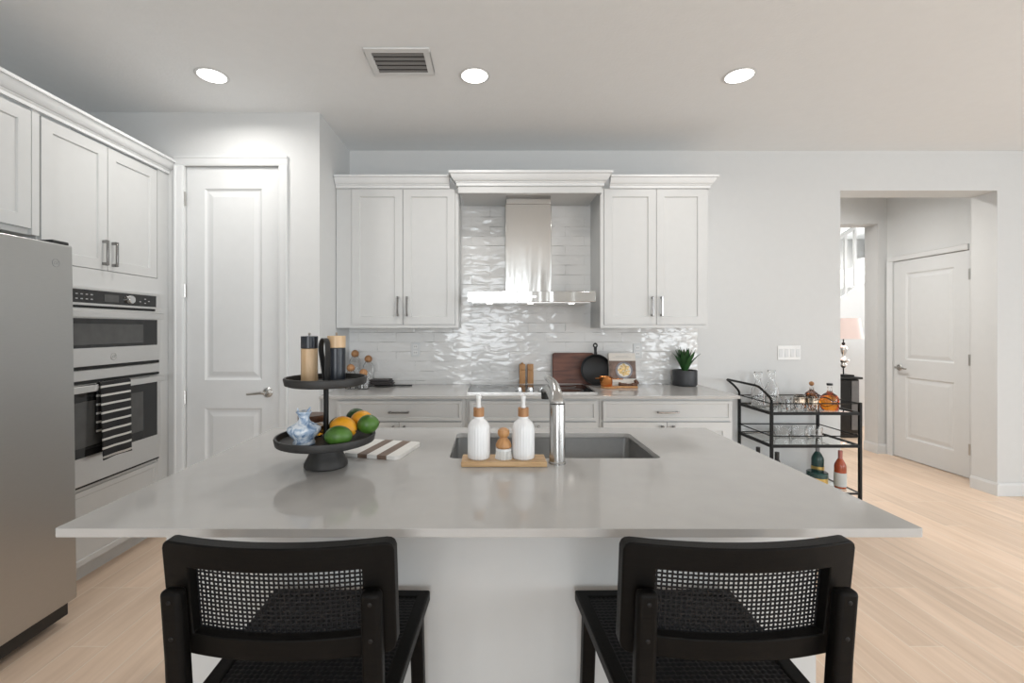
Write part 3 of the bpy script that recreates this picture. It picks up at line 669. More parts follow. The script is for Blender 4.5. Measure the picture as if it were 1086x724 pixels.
ed = [e for e in bm.edges if abs(e.verts[0].co.z-e.verts[1].co.z) > 0.01 and (abs(e.verts[0].co.x-IX0) < 1e-4 or abs(e.verts[0].co.x-IX1) < 1e-4) and (abs(e.verts[0].co.y-IY0) < 1e-4 or abs(e.verts[0].co.y-IY1) < 1e-4)]
bmesh.ops.bevel(bm, geom=ed, offset=0.008, segments=3, affect='EDGES', profile=0.5)
me = bpy.data.meshes.new('island_worktop'); bm.to_mesh(me); bm.free(); me.materials.append(M['quartz'])
it = bpy.data.objects.new('island_worktop', me); COL.objects.link(it)
bv = it.modifiers.new('bevel', 'BEVEL'); bv.width = 0.0015; bv.segments = 2; bv.limit_method = 'ANGLE'; bv.angle_limit = math.radians(60)
tag(it, 'large grey quartz top of the kitchen island', 'worktop')

# undermount sink: rounded-rectangle bowl
def rrect(x0, x1, y0, y1, r, n=5):
    P = []
    for (cx, cy, a) in ((x1-r, y1-r, 0), (x0+r, y1-r, PI/2), (x0+r, y0+r, PI), (x1-r, y0+r, 1.5*PI)): P += arc((cx, cy), r, a, a+PI/2, n)
    return P
t = thing('sink', 'rectangular stainless steel undermount sink sunk into the island', 'sink', (0.2275, 1.7765, 0.70))
loops = [(-0.018, 0.8930, 0.03), (0.003, 0.8930, 0.024), (0.003, 0.886, 0.024), (0.006, 0.72, 0.03), (0.02, 0.70, 0.04), (0.10, 0.697, 0.05)]
b = MB(); n_ = None
for (ins, z, r) in loops:
    P = rrect(SX0-0.004+ins, SX1+0.004-ins, SY0-0.004+ins, SY1+0.004-ins, r); n_ = len(P); b.v += [Vector((x, y, z)) for x, y in P]
for j in range(len(loops)-1):
    for i in range(n_): b.f.append((j*n_+i, j*n_+(i+1) % n_, (j+1)*n_+(i+1) % n_, (j+1)*n_+i))
b.f.append(tuple((len(loops)-1)*n_+i for i in range(n_)))
b.build('basin', 'sink', t)
MB().lathe([(0, 0.0), (0.045, 0.0), (0.045, 0.003), (0.035, 0.004), (0.03, -0.001), (0, -0.001)], (0.2275, 1.78, 0.6975), 24).build('drain', 'chrome', t)

# faucet
t = thing('kitchen_faucet', 'brushed steel faucet standing at the front rim of the sink', 'faucet', (0.2246, 1.527, 0.9142))
fx, fy = 0.2246, 1.527
MB().lathe([(0, 0.9142), (0.0285, 0.9142), (0.0285, 0.920), (0.0268, 0.922), (0.0262, 1.110), (0.0255, 1.113), (0, 1.113)], (fx, fy, 0), 36).build('body', 'faucetsteel', t)
pts = spline([(fx, fy, 1.1130), (fx, fy+0.003, 1.122), (fx, fy+0.024, 1.143), (fx-0.001, fy+0.075, 1.166), (fx-0.004, fy+0.145, 1.176), (fx-0.008, fy+0.225, 1.176)], 8)
n_ = len(pts); MB().tube(pts, [0.0262-0.0165*(i/(n_-1))**1.1 for i in range(n_)], 20).build('lever', 'faucetsteel', t)
pts = spline([(fx-0.002, fy+0.015, 1.098), (fx-0.004, fy+0.07, 1.124), (fx-0.006, fy+0.14, 1.138), (fx-0.009, fy+0.19, 1.136), (fx-0.010, fy+0.215, 1.126)], 6)
sp = MB().tube(pts, [0.017]*len(pts), 16).build('spout', 'faucetsteel', t)
MB().lathe([(0, 0), (0.019, 0), (0.020, 0.03), (0.017, 0.04), (0, 0.04)], (fx-0.010, fy+0.220, 1.096), 20).build('spray_head', 'blackplastic', sp)

# soap tray, bottles, brush
t = MB().box(-0.0953, 0.1855, 1.480, 1.575, 0.9144, 0.931).build('wooden_tray', 'oak', bevel=0.003)
tag(t, 'small wooden tray holding the soap bottles beside the faucet', 'tray')
def soap(x, label):
    t = thing('soap_bottle', label, 'bottle', (x, 1.53, 0.9312), group='white soap bottles on the wooden tray')
    z = 0.9312; c = (x, 1.53, z)
    MB().lathe([(0, 0), (0.033, 0), (0.0365, 0.004), (0.0372, 0.02), (0.0372, 0.095), (0.0355, 0.108), (0.030, 0.120), (0.021, 0.128), (0.0165, 0.132), (0.0165, 0.1395), (0, 0.1395)], c, 96, flute=24, famp=0.018).build('bottle', 'whiteceramic', t, ang=60)
    MB().lathe([(0, 0.1397), (0.0180, 0.1397), (0.0180, 0.1685), (0, 0.1685)], c, 32).build('collar', 'cork', t, bevel=0.001)
    b = MB().lathe([(0, 0.1687), (0.0085, 0.1687), (0.0065, 0.180), (0.0075, 0.196), (0.0095, 0.206), (0.0085, 0.2085), (0, 0.2085)], c, 20)
    b.tube([(x, 1.53, z+0.202), (x+0.004, 1.555, z+0.203), (x+0.006, 1.572, z+0.197)], [0.0058, 0.005, 0.004], 10)
    b.build('pump', 'whiteplastic', t)
soap(-0.0387, 'fluted white soap bottle at the left end of the tray'); soap(0.111, 'fluted white soap bottle nearest the faucet')
t = thing('dish_brush', 'round wooden dish brush standing between the two soap bottles', 'brush', (0.0445, 1.525, 0.9312))
c = (0.0445, 1.525, 0.9312)
MB().lathe([(0, 0.036), (0.023, 0.036), (0.0265, 0.040), (0.0265, 0.047), (0.020, 0.060), (0.0125, 0.068), (0.012, 0.071), (0.018, 0.076), (0.0205, 0.085), (0.0185, 0.095), (0.010, 0.101), (0, 0.102)], c, 32).build('handle', 'beech', t)
MB().lathe([(0, 0.0272), (0.0265, 0.0272), (0.0268, 0.0355), (0, 0.0355)], c, 32).build('collar', 'whiteplastic', t)
b = MB()
for k in range(150):
    a = k*2.399963; r = 0.0245*math.sqrt((k+0.5)/150); e = 1.14
    b.tube([(c[0]+r*math.cos(a)*e, c[1]+r*math.sin(a)*e, c[2]), (c[0]+r*math.cos(a), c[1]+r*math.sin(a), c[2]+0.0275)], 0.0016, 5)
b.build('bristles', 'bristle', t)

# ------------------------------------------------------------------ two-tier stand
TX, TY = -0.540, 1.497
t = thing('tiered_stand', 'black wooden two tier serving stand on the island', 'stand', (TX, TY, 0.9144))
c = (TX, TY, 0)
MB().lathe([(0, 0.9144), (0.066, 0.9144), (0.069, 0.918), (0.0685, 0.926), (0.059, 0.945), (0.049, 0.968), (0.046, 0.9915), (0, 0.9915)], c, 48).build('foot', 'tierblack', t)
def tray(r, z): return MB().lathe([(0, z), (r-0.014, z), (r-0.004, z+0.004), (r, z+0.022), (r-0.002, z+0.027), (r-0.008, z+0.027), (r-0.012, z+0.010), (r-0.018, z+0.0085), (0, z+0.0085)], c, 64)
tray(0.158, 0.992).build('lower_tray', 'tierblack', t)
tray(0.1305, 1.180).build('upper_tray', 'tierblack', t)
MB().tube([(TX, TY, 1.0007), (TX, TY, 1.1798)], 0.0082, 16).build('rod', 'blackmetal', t)
lp = spline([(TX-0.002, TY, 1.1895), (TX-0.008, TY, 1.235), (TX-0.017, TY, 1.300), (TX-0.010, TY, 1.330), (TX+0.001, TY, 1.327), (TX+0.005, TY, 1.300), (TX+0.003, TY, 1.235), (TX+0.003, TY, 1.1895)], 7)
b = MB(); n_ = len(lp)
for i, p in enumerate(lp):                                    # flat leather strap, 16 mm wide
    q = (lp[min(i+1, n_-1)]-lp[max(i-1, 0)]).normalized(); nn = Vector((q.z, 0, -q.x))*0.0016
    for dy in (-0.011, 0.011):
        for s_ in (-1, 1): b.v.append(p + nn*s_ + Vector((0.35*dy, dy*0.9, 0)))
for i in range(n_-1):
    k = 4*i; b.f += [(k, k+1, k+5, k+4), (k+2, k+3, k+7, k+6), (k, k+2, k+6, k+4), (k+1, k+3, k+7, k+5)]
b.f += [(0, 1, 3, 2), (4*n_-4, 4*n_-3, 4*n_-1, 4*n_-2)]
b.build('strap_handle', 'blackplastic', t)
def mill(name, label, x, y, r, h, split, mb_, mt, z=1.1887):
    t = thing(name, label, 'pepper mill', (x, y, z), group='mills on the tiered stand')
    MB().lathe([(0, 0), (r, 0), (r*1.0, split-0.001), (0, split-0.001)], (x, y, z), 36).build('body', mb_, t, bevel=0.001)
    MB().lathe([(0, split), (r*1.01, split), (r*1.01, h), (0, h)], (x, y, z), 36).build('head', mt, t, bevel=0.001)
    MB().lathe([(0, h+0.0002), (0.003, h+0.0002), (0.0032, h+0.005), (0.0045, h+0.008), (0.003, h+0.011), (0, h+0.0115)], (x, y, z), 14).build('finial', 'nickel', t)
mill('pepper_mill', 'pale wood pepper mill with a black head on the upper tier', -0.612, 1.540, 0.0272, 0.151, 0.110, 'oakz', 'millblack')
mill('pepper_mill', 'black pepper mill with a pale wood head on the upper tier', -0.523, 1.548, 0.0295, 0.152, 0.112, 'millblack', 'oakz')

# blue marbled vase
VXc, VYc, VZ = -0.588, 1.437, 1.0007
t = thing('marbled_vase', 'small blue and white marbled ceramic vase on the lower tier', 'vase', (VXc, VYc, VZ))
MB().lathe([(0, 0), (0.033, 0), (0.0345, 0.006), (0.031, 0.014), (0.030, 0.018), (0.042, 0.030), (0.0505, 0.044), (0.049, 0.053), (0.034, 0.063), (0.019, 0.072), (0.0155, 0.082), (0.019, 0.094), (0.0245, 0.101), (0.0235, 0.104), (0.015, 0.103), (0, 0.101)], (VXc, VYc, VZ), 48).build('body', 'marble', t, ang=60)
b = MB().tube([(VXc-0.017, VYc, VZ+0.100), (VXc-0.020, VYc-0.003, VZ+0.114)], [0.0035, 0.002], 8)
b.tube([(VXc+0.010, VYc, VZ+0.100), (VXc+0.016, VYc, VZ+0.110), (VXc+0.020, VYc, VZ+0.117)], [0.004, 0.0035, 0.002], 8)
b.build('rim_points', 'marble', t)
# honey jar with wooden lid
JX, JY = -0.608, 1.556
t = thing('glass_jar', 'glass jar with amber contents and a dark wood lid behind the marbled vase', 'jar', (JX, JY, VZ))
MB().lathe([(0, 0), (0.040, 0), (0.043, 0.004), (0.043, 0.046), (0.040, 0.050), (0.0375, 0.050), (0.0375, 0.0485), (0.040, 0.046), (0.040, 0.006), (0, 0.005)], (JX, JY, VZ), 36).build('jar', 'glass', t)
MB().lathe([(0, 0.0062), (0.038, 0.0062), (0.038, 0.034), (0, 0.034)], (JX, JY, VZ), 32).build('contents', 'honey', t)
MB().lathe([(0, 0.0502), (0.046, 0.0502), (0.047, 0.053), (0.047, 0.069), (0.044, 0.072), (0, 0.072)], (JX, JY, VZ), 36).build('lid', 'darkwood', t)

def fruit(name, label, c, r, rz, tilt, m, tip=0.10):
    t = thing(name, label, 'fruit', (c[0], c[1], c[2]), (0, tilt, rz), group='citrus on the tiered stand')
    MB().ell((0, 0, 0), r, 28, 18, tip=tip).build('skin', m, t, local=True)
    MB().lathe([(0, 0), (0.004, 0), (0.003, 0.003), (0, 0.003)], (r[0]*(1+tip)-0.001, 0, 0), 10, 'X').build('stem_scar', 'darkwood', t, local=True)
fruit('lime', 'large green lime lying at the front of the fruit pile', (-0.470, 1.408, 1.033), (0.041, 0.032, 0.0315), 0.15, 0.0, 'lime', 0.03)
fruit('lime', 'green lime at the right end of the fruit pile', (-0.402, 1.498, 1.051), (0.034, 0.031, 0.031), 0.3, -0.1, 'lime', 0.05)
fruit('lemon', 'orange-yellow lemon lying just behind the large front lime', (-0.480, 1.487, 1.042), (0.044, 0.036, 0.036), -0.25, 0.2, 'lemon', 0.06)
fruit('lemon', 'orange-yellow lemon at the back right of the fruit pile', (-0.441, 1.558, 1.054), (0.036, 0.031, 0.030), 0.2, -0.1, 'lemon', 0.05)
fruit('lime', 'dark green lime at the back between the two lemons', (-0.474, 1.612, 1.054), (0.033, 0.028, 0.029), 0.4, 0.1, 'limedark', 0.05)
fruit('lime', 'dark green lime half hidden right behind the stand rod', (-0.530, 1.580, 1.030), (0.028, 0.026, 0.028), 0.2, 0.0, 'limedark', 0.05)

# striped serving board
t = thing('serving_board', 'square white board with two brown stripes beside the tiered stand', 'board', (-0.393, 1.682, 0.9144), (0, 0, -0.24))
a_ = 0.105; seg_ = [(-a_, -0.048, 'board'), (-0.048, -0.012, 'stripe'), (-0.012, 0.026, 'board'), (0.026, 0.062, 'stripe'), (0.062, a_, 'board')]
for i, (u0, u1, mm) in enumerate(seg_):
    b = MB()
    if i == 0: poly = arc((u0+0.02, -a_+0.02), 0.02, PI, 1.5*PI, 5) + [(u1, -a_), (u1, a_)] + arc((u0+0.02, a_-0.02), 0.02, PI/2, PI, 5)
    elif i == 4: poly = [(u0, a_), (u0, -a_)] + arc((u1-0.02, -a_+0.02), 0.02, 1.5*PI, 2*PI, 5) + arc((u1-0.02, a_-0.02), 0.02, 0, PI/2, 5)
    else: poly = [(u0, -a_), (u1, -a_), (u1, a_), (u0, a_)]
    b.prism(poly, lambda u, v, d: (u, v, d), 0, 0.013)
    o = b.build('marble_strip' if mm == 'board' else 'brown_strip', mm, t, smooth=False, local=True)

# ------------------------------------------------------------------ stools
def make_stool(label, loc):
    t = thing('counter_stool', label, 'stool', loc, group='black cane back stools at the island')
    HW = 0.221; ZT = 0.966; ZB = 0.742
    def yb(x, z): return -0.218 + 0.034*(x/HW)**2 + (ZT-z)*0.12            # camera-side face of the curved backrest
    TH = 0.030
    # curved back frame with opening; columns by x, rows by z
    xi = 0.163
    us = [-HW, -HW+0.004, -HW+0.010, -HW+0.018] + [-HW+0.018+(HW-0.018-xi)*i/3 for i in range(1, 4)] + [-xi+2*xi*i/20 for i in range(1, 20)] + [xi+(HW-0.018-xi)*i/3 for i in range(0, 3)] + [HW-0.018, HW-0.010, HW-0.004, HW]
    HZ0, HZ1 = 0.786, 0.918
    def vsat(x):
        e = max(0, abs(x)-(HW-0.018)); r = 0.018; dz = r-math.sqrt(max(0, r*r-e*e))
        return [ZB+dz, HZ0, (HZ0+HZ1)/2, HZ1, ZT-dz]
    b = MB(); nu = len(us); nv = 5
    for side in (0, 1):
        for x in us:
            for z in vsat(x): b.v.append(Vector((x, yb(x, z)+TH*side, z)))
    def I(s, i, j): return s*nu*nv + i*nv + j
    hole = lambda i, j: us[i] >= -xi-1e-6 and us[i+1] <= xi+1e-6 and j in (1, 2)
    for i in range(nu-1):
        for j in range(nv-1):
            if hole(i, j): continue
            for s_ in (0, 1): b.f.append((I(s_,i,j), I(s_,i+1,j), I(s_,i+1,j+1), I(s_,i,j+1)))
    for i in range(nu-1):
        b.f.append((I(0,i,0), I(0,i+1,0), I(1,i+1,0), I(1,i,0))); b.f.append((I(0,i,4), I(0,i+1,4), I(1,i+1,4), I(1,i,4)))
        if hole(i, 1):
            b.f.append((I(0,i,1), I(0,i+1,1), I(1,i+1,1), I(1,i,1))); b.f.append((I(0,i,3), I(0,i+1,3), I(1,i+1,3), I(1,i,3)))
    for j in range(nv-1):
        b.f.append((I(0,0,j), I(0,0,j+1), I(1,0,j+1), I(1,0,j))); b.f.append((I(0,nu-1,j), I(0,nu-1,j+1), I(1,nu-1,j+1), I(1,nu-1,j)))
        for e in (us.index(min(us, key=lambda q: abs(q+xi))), us.index(min(us, key=lambda q: abs(q-xi)))):
            if j in (1, 2): b.f.append((I(0,e,j), I(0,e,j+1), I(1,e,j+1), I(1,e,j)))
    bf = b.build('back_frame', 'blackwood', t, local=True, bevel=0.003, ang=50)
    # cane panel near the sitter's side of the frame
    b = MB(); cy = TH-0.007; n1 = 35; n2 = 15
    def strip(P, wv, n):
        k = len(b.v)
        for p in P:
            for s_ in (-1, 1):
                for d in (-0.0008, 0.0008): b.v.append(Vector(p)+wv*s_+Vector((0, d, 0)))
        for i in range(len(P)-1):
            q = k+4*i; b.f.extend([(q, q+2, q+6, q+4), (q+1, q+3, q+7, q+5), (q, q+1, q+5, q+4), (q+2, q+3, q+7, q+6)])
    for i in range(n1+1):
        x = -xi+2*xi*i/n1
        P = [(x, yb(x, z)+cy+0.0009*math.cos(PI*(j+i)), z) for j, z in enumerate([HZ0-0.004+(HZ1-HZ0+0.008)*j/n2 for j in range(n2+1)])]
        strip(P, Vector((0.0017, 0, 0)), 0)
    for j in range(n2+1):
        z = HZ0+(HZ1-HZ0)*j/n2
        P = [(x, yb(x, z)+cy+0.0009*math.cos(PI*(i+j+1)), z) for i, x in enumerate([-xi-0.004+(2*xi+0.008)*i/n1 for i in range(n1+1)])]
        strip(P, Vector((0, 0, 0.0017)), 0)
    b.build('cane_panel', 'weave', t, local=True, smooth=False)
    # rear posts
    for s_ in (-1, 1):
        b = MB(); x = s_*0.184; w_ = 0.019
        secs = [(0.885, -0.202, 0.014), (0.75, -0.188, 0.016), (0.60, -0.178, 0.018), (0.30, -0.195, 0.018), (0.0, -0.230, 0.014)]
        def sec(z, y, d, top=False): return [Vector((x-w_, y-d, z)), Vector((x+w_, y-d, z)), Vector((x+w_, y+d*0.9, z)), Vector((x-w_, y+d*0.9, z))]
        P = []
        for (z, y, d) in secs: P += sec(z, y, d)
        fs = [(0, 1, 2, 3), tuple(len(P)-4+q for q in range(4))]
        for k in range(len(secs)-1): fs += [(4*k+q, 4*k+(q+1) % 4, 4*k+4+(q+1) % 4, 4*k+4+q) for q in range(4)]
        b.add(P, fs); lg = b.build('rear_leg', 'blackwood', t, local=True, bevel=0.009, seg=4, ang=50)
        for z in (0.865, 0.795):
            yf = -0.202+(0.885-z)*0.1037-0.014-0.002*(0.885-z)/0.135
            MB().lathe([(0, 0.001), (0.0042, 0.001), (0.0042, -0.0008), (0.003, -0.0015), (0, -0.0015)], (x, yf, z), 14, 'Y').build('screw', 'blackmetal', lg, local=True)
    # front legs
    for s_ in (-1, 1):
        b = MB(); P = []
        for (z, x, y, r) in ((0.594, s_*0.192, 0.215, 0.018), (0.30, s_*0.198, 0.228, 0.017), (0.0, s_*0.206, 0.240, 0.013)):
            P += [Vector((x-r, y-r, z)), Vector((x+r, y-r, z)), Vector((x+r, y+r, z)), Vector((x-r, y+r, z))]
        fs = [(0, 1, 2, 3), (8, 9, 10, 11)] + [(4*k+q, 4*k+(q+1) % 4, 4*k+4+(q+1) % 4, 4*k+4+q) for k in range(2) for q in range(4)]
        b.add(P, fs); b.build('front_leg', 'blackwood', t, local=True, bevel=0.005)
    # stretchers
    for s_ in (-1, 1): MB().tube([(s_*0.187, -0.205, 0.30), (s_*0.199, 0.230, 0.28)], 0.010, 10).build('stretcher', 'blackwood', t, local=True)
    MB().box(-0.200, 0.200, 0.222, 0.242, 0.185, 0.215).build('footrest', 'blackwood', t, local=True, bevel=0.004)
    MB().box(-0.175, 0.175, -0.214, -0.198, 0.37, 0.39).build('stretcher', 'blackwood', t, local=True, bevel=0.004)
    # seat frame: four rails meeting in a trapezoid
    F0, F1 = 0.223, 0.204; y0, y1 = -0.180, 0.265; rw = 0.034
    def quadframe(z0, z1):
        O = [(-F1, y0), (F1, y0), (F0, y1), (-F0, y1)]; Q = [(-F1+rw, y0+rw), (F1-rw, y0+rw), (F0-rw, y1-rw), (-F0+rw, y1-rw)]
        bb = MB(); P = [Vector((*p, z)) for z in (z0, z1) for p in O+Q]
        fs = []
        for q in range(4):
            r2 = (q+1) % 4; fs += [(q, r2, 4+r2, 4+q), (8+q, 8+r2, 12+r2, 12+q), (q, r2, 8+r2, 8+q), (4+q, 4+r2, 12+r2, 12+q)]
        return bb.add(P, fs)
    quadframe(0.588, 0.619).build('seat_frame', 'blackwood', t, local=True, bevel=0.005, seg=3)
    # woven seat: basket weave height field
    b = MB(); nx, ny = 132, 120; P_ = 0.0125
    for j in range(ny+1):
        y = y0+rw-0.003+(y1-y0-2*rw+0.006)*j/ny; hw = (F1+(F0-F1)*(y-y0)/(y1-y0))-rw+0.003
        for i in range(nx+1):
            x = -hw+2*hw*i/nx; a, c = x/P_, y/P_
            ia, ic = math.floor(a), math.floor(c); fa, fc = a-ia, c-ic
            h = (math.sin(PI*fc)**0.5)*(0.6+0.4*math.sin(PI*fa)) if (ia+ic) % 2 == 0 else (math.sin(PI*fa)**0.5)*(0.6+0.4*math.sin(PI*fc))
            b.v.append(Vector((x, y, 0.6115+0.0042*h)))
    for j in range(ny):
        for i in range(nx): b.f.append((j*(nx+1)+i, j*(nx+1)+i+1, (j+1)*(nx+1)+i+1, (j+1)*(nx+1)+i))
    b.build('woven_seat', 'weave', t, local=True, ang=80)
    return t
s1 = make_stool('black cane back counter stool, left of the two at the island', (-0.399, 1.040, 0)); s1.rotation_euler = (0, 0, -0.016)
s2 = copy_tree(s1); s2.location = (0.468, 1.040, 0); s2.rotation_euler = (0, 0, 0.016)
s2['label'] = 'black cane back counter stool, right of the two at the island'

# ------------------------------------------------------------------ things on the back worktop
ZW = 0.9142
def canister(label, x, y, h):
    t = thing('cork_canister', label, 'jar', (x, y, ZW), group='glass jars with cork balls')
    r = 0.042
    MB().lathe([(0, 0), (r-0.004, 0), (r, 0.004), (r, h-0.05), (r-0.012, h-0.034), (0.024, h-0.024), (0.024, h-0.018), (0.021, h-0.018), (0.021, h-0.026), (r-0.014, h-0.037), (r-0.003, h-0.052), (r-0.003, 0.007), (0, 0.006)], (x, y, ZW), 32).build('jar', 'glass', t, ang=60)
    MB().ell((x, y, ZW+h), (0.030, 0.030, 0.030), 24, 14).build('cork_ball', 'cork', t)
canister('tallest glass jar with a cork ball on the left of the worktop', -1.076, 3.62, 0.252)
canister('second tallest glass jar with a cork ball, furthest right of the four', -0.970, 3.62, 0.210)
canister('glass jar with a cork ball, leftmost of the four behind the tiered stand', -1.055, 3.44, 0.154)
canister('shortest glass jar with a cork ball just above the tray rim', -0.953, 3.42, 0.120)
# folded cloth and black trivet
t = thing('folded_cloth', 'folded charcoal kitchen cloth with pale lines on the left worktop', 'cloth', (-0.85, 3.585, ZW+0.0125), (0, 0, -0.1))
for k in range(3):
    hh = 0.012; z0 = k*0.0145
    poly = [(-0.085, z0)] + arc((-0.085-0.0, z0+hh/2), hh/2, 1.5*PI, 0.5*PI, 6)[1:] + [(0.085-0.01*k, z0+hh), (0.088-0.01*k, z0+hh*0.5), (0.085-0.01*k, z0)]
    b = MB().prism(poly, lambda u, v, d: (u, d, v+0.06*0.2*(u+0.09)), -0.05, 0.05); b.build('fold', 'towelgrey', t, local=True, bevel=0.003)
b = MB()
for k in range(5):
    y = -0.040+0.02*k; b.add([(-0.08, y, 0.0415+0.002), (0.064, y+0.002, 0.0432+0.0012), (0.064, y+0.004, 0.0432+0.0012), (-0.08, y+0.002, 0.0415+0.002)], [(0, 1, 2, 3)])
b.build('pale_lines', 'label', t, smooth=False, local=True)
b = MB().lathe([(0, 0), (0.075, 0), (0.082, 0.003), (0.082, 0.008), (0.076, 0.011), (0, 0.011)], (-0.83, 3.575, ZW), 36).box(-0.760, -0.615, 3.562, 3.588, ZW+0.002, ZW+0.0105)
tv = b.build('black_trivet', 'blackplastic', bevel=0.002); tag(tv, 'flat black round trivet with a handle under the folded cloth', 'trivet')

# two wooden mills behind the cooktop
for i, (x, label) in enumerate(((0.258, 'square wooden mill with a pointed top behind the cooktop'), (0.3235, 'square wooden mill with a flat top behind the cooktop'))):
    t = thing('wooden_mill', label, 'mill', (x, 3.681, ZW), group='wooden mills behind the cooktop')
    h = 0.165; a = 0.0235
    MB().box(x-a, x+a, 3.681-a, 3.681+a, ZW, ZW+h*0.72).build('body', 'beech', t, bevel=0.003)
    MB().box(x-a, x+a, 3.681-a, 3.681+a, ZW+h*0.72+0.0015, ZW+h).build('head', 'beech', t, bevel=0.003)
    if i == 0: MB().lathe([(0, h+0.0002), (0.015, h+0.0002), (0.010, h+0.006), (0.005, h+0.012), (0, h+0.013)], (x, 3.681, ZW), 16).build('finial', 'beech', t)

def rounded(w_, h_, r): return [(x, y) for x, y in rrect(-w_/2, w_/2, 0, h_, r, 6)]
# walnut board leaning on the tiles
t = thing('cutting_board', 'reddish walnut cutting board leaning on the tiles behind the skillet', 'board', (0.672, 3.660, ZW), (-0.115, 0, 0))
MB().prism(rounded(0.338, 0.258, 0.022), lambda u, v, d: (u, d, v), 0, 0.018).build('board', 'walnut', t, local=True, bevel=0.003)
# skillet
t = thing('skillet', 'black cast iron skillet leaning upright against the walnut board', 'skillet', (0.842, 3.600, ZW+0.002), (-0.13, 0, 0))
R_ = 0.124
b = MB().lathe([(0, 0.036), (R_-0.02, 0.036), (R_-0.006, 0.020), (R_, 0.0), (R_-0.005, 0.0), (R_-0.012, 0.018), (R_-0.024, 0.031), (0, 0.031)], (0, 0, R_), 56, 'Y')
b.build('pan', 'castiron', t, local=True, ang=50)
outer = [(-0.012, 2*R_-0.012), (-0.011, 2*R_+0.03), (-0.016, 2*R_+0.060)] + arc((0, 2*R_+0.072), 0.019, PI+0.5, -0.5, 12) + [(0.016, 2*R_+0.060), (0.011, 2*R_+0.03), (0.012, 2*R_-0.012)]
inner = arc((0, 2*R_+0.070), 0.009, PI+PI/2, PI/2-2*PI+PI, 16)
hb = MB(); n_ = len(outer)
def ringplate(bb, out, inn_c, inn_r, m, d0, d1):
    """plate with a round hole: faces between each outline vertex and the hole"""
    P = [Vector(m(u, v, d)) for d in (d0, d1) for (u, v) in out]
    n = len(out); Q = []
    for (u, v) in out:
        a = math.atan2(v-inn_c[1], u-inn_c[0]); Q.append((inn_c[0]+inn_r*math.cos(a), inn_c[1]+inn_r*math.sin(a)))
    P += [Vector(m(u, v, d)) for d in (d0, d1) for (u, v) in Q]
    fs = []
    for i in range(n):
        j = (i+1) % n
        fs += [(i, j, 2*n+j, 2*n+i), (n+i, n+j, 3*n+j, 3*n+i), (i, j, n+j, n+i), (2*n+i, 2*n+j, 3*n+j, 3*n+i)]
    return bb.add(P, fs)
eye = [(0.019*math.sin(a), 2*R_+0.070+0.022*math.cos(a)) for a in [2*PI*i/24 for i in range(24)]]
ringplate(hb, eye, (0, 2*R_+0.070), 0.009, lambda u, v, d: (u, d, v), 0.004, 0.014)
hb.prism([(-0.013, 2*R_-0.006), (0.013, 2*R_-0.006), (0.010, 2*R_+0.025), (0.012, 2*R_+0.052), (-0.012, 2*R_+0.052), (-0.010, 2*R_+0.025)], lambda u, v, d: (u, d, v), 0.003, 0.015)
hb.build('handle', 'castiron', t, local=True, bevel=0.002)
# cookbook
t = thing('cookbook', 'cookbook with a bowl of pasta on its cover standing by the skillet', 'book', (1.033, 3.535, ZW), (-0.16, 0, 0))
W_, H_ = 0.208, 0.262
MB().box(-W_/2+0.002, W_/2-0.004, 0.003, 0.021, 0.003, H_-0.003).build('pages', 'pages', t, local=True, smooth=False)
cv = MB().box(-W_/2, W_/2, 0, 0.0028, 0, H_).box(-W_/2, W_/2, 0.0212, 0.024, 0, H_).box(-W_/2, -W_/2+0.0018, 0.0028, 0.0212, 0, H_).build('cover', 'cream', t, local=True, smooth=False)
ph = MB().box(-W_/2, W_/2, -0.0006, -0.0001, 0.062, 0.202).build('cover_photo', 'photo', t, local=True, smooth=False)
b = MB().prism(arc((0.012, 0.128), 0.066, 0, 2*PI, 40)[:-1], lambda u, v, d: (u, d, v), -0.0011, -0.0007); bo = b.build('pictured_bowl', 'bowl', ph, local=True, smooth=False)
b = MB().prism(arc((0.012, 0.128), 0.052, 0, 2*PI, 40)[:-1], lambda u, v, d: (u, d, v), -0.0016, -0.0012); b.build('pictured_broth', 'cream', ph, local=True, smooth=False)
b = MB(); rr = random.Random(3)
for k in range(20):
    a = k*2.4; r = 0.043*math.sqrt((k+0.5)/20); q = rr.uniform(0.007, 0.011)
    b.prism([(0.012+r*math.cos(a)+q*math.cos(w2)*1.2, 0.128+r*math.sin(a)+q*math.sin(w2)) for w2 in [2*PI*i/10 for i in range(10)]], lambda u, v, d: (u, d, v), -0.0021-0.00002*k, -0.0017)
b.build('pictured_pasta', 'food', ph, local=True, smooth=False)
b = MB().box(-0.075, 0.075, -0.0006, -0.0001, 0.226, 0.228).box(-0.05, 0.05, -0.0006, -0.0001, 0.236, 0.238).box(-0.085, 0.03, -0.0006, -0.0001, 0.030, 0.032)
b.build('cover_lines', 'mark', t, local=True, smooth=False)
# copper cup on a small paddle, measuring spoon, pepper grinder lying
pd = MB(); m_ = lambda u, v, d: (0.905+u*math.cos(-0.06)-v*math.sin(-0.06), 3.47+u*math.sin(-0.06)+v*math.cos(-0.06), ZW+d)
pd.prism(arc((0, 0), 0.062, 0.35, 2*PI-0.35, 24)+[(0.085, -0.014), (0.205, -0.012)]+arc((0.205, 0), 0.012, -PI/2, PI/2, 6)+[(0.205, 0.012), (0.085, 0.014)], m_, 0, 0.014)
o = pd.build('serving_paddle', 'beech', bevel=0.003); tag(o, 'small round wooden paddle lying in front of the skillet', 'paddle')
t = thing('copper_cup', 'shiny copper measuring cup standing on the small wooden paddle', 'cup', (0.885, 3.47, ZW+0.0143))
MB().lathe([(0, 0), (0.038, 0), (0.044, 0.008), (0.047, 0.062), (0.049, 0.064), (0.0455, 0.064), (0.042, 0.010), (0.036, 0.004), (0, 0.004)], (0.885, 3.47, ZW+0.0143), 36).build('cup', 'copper', t)
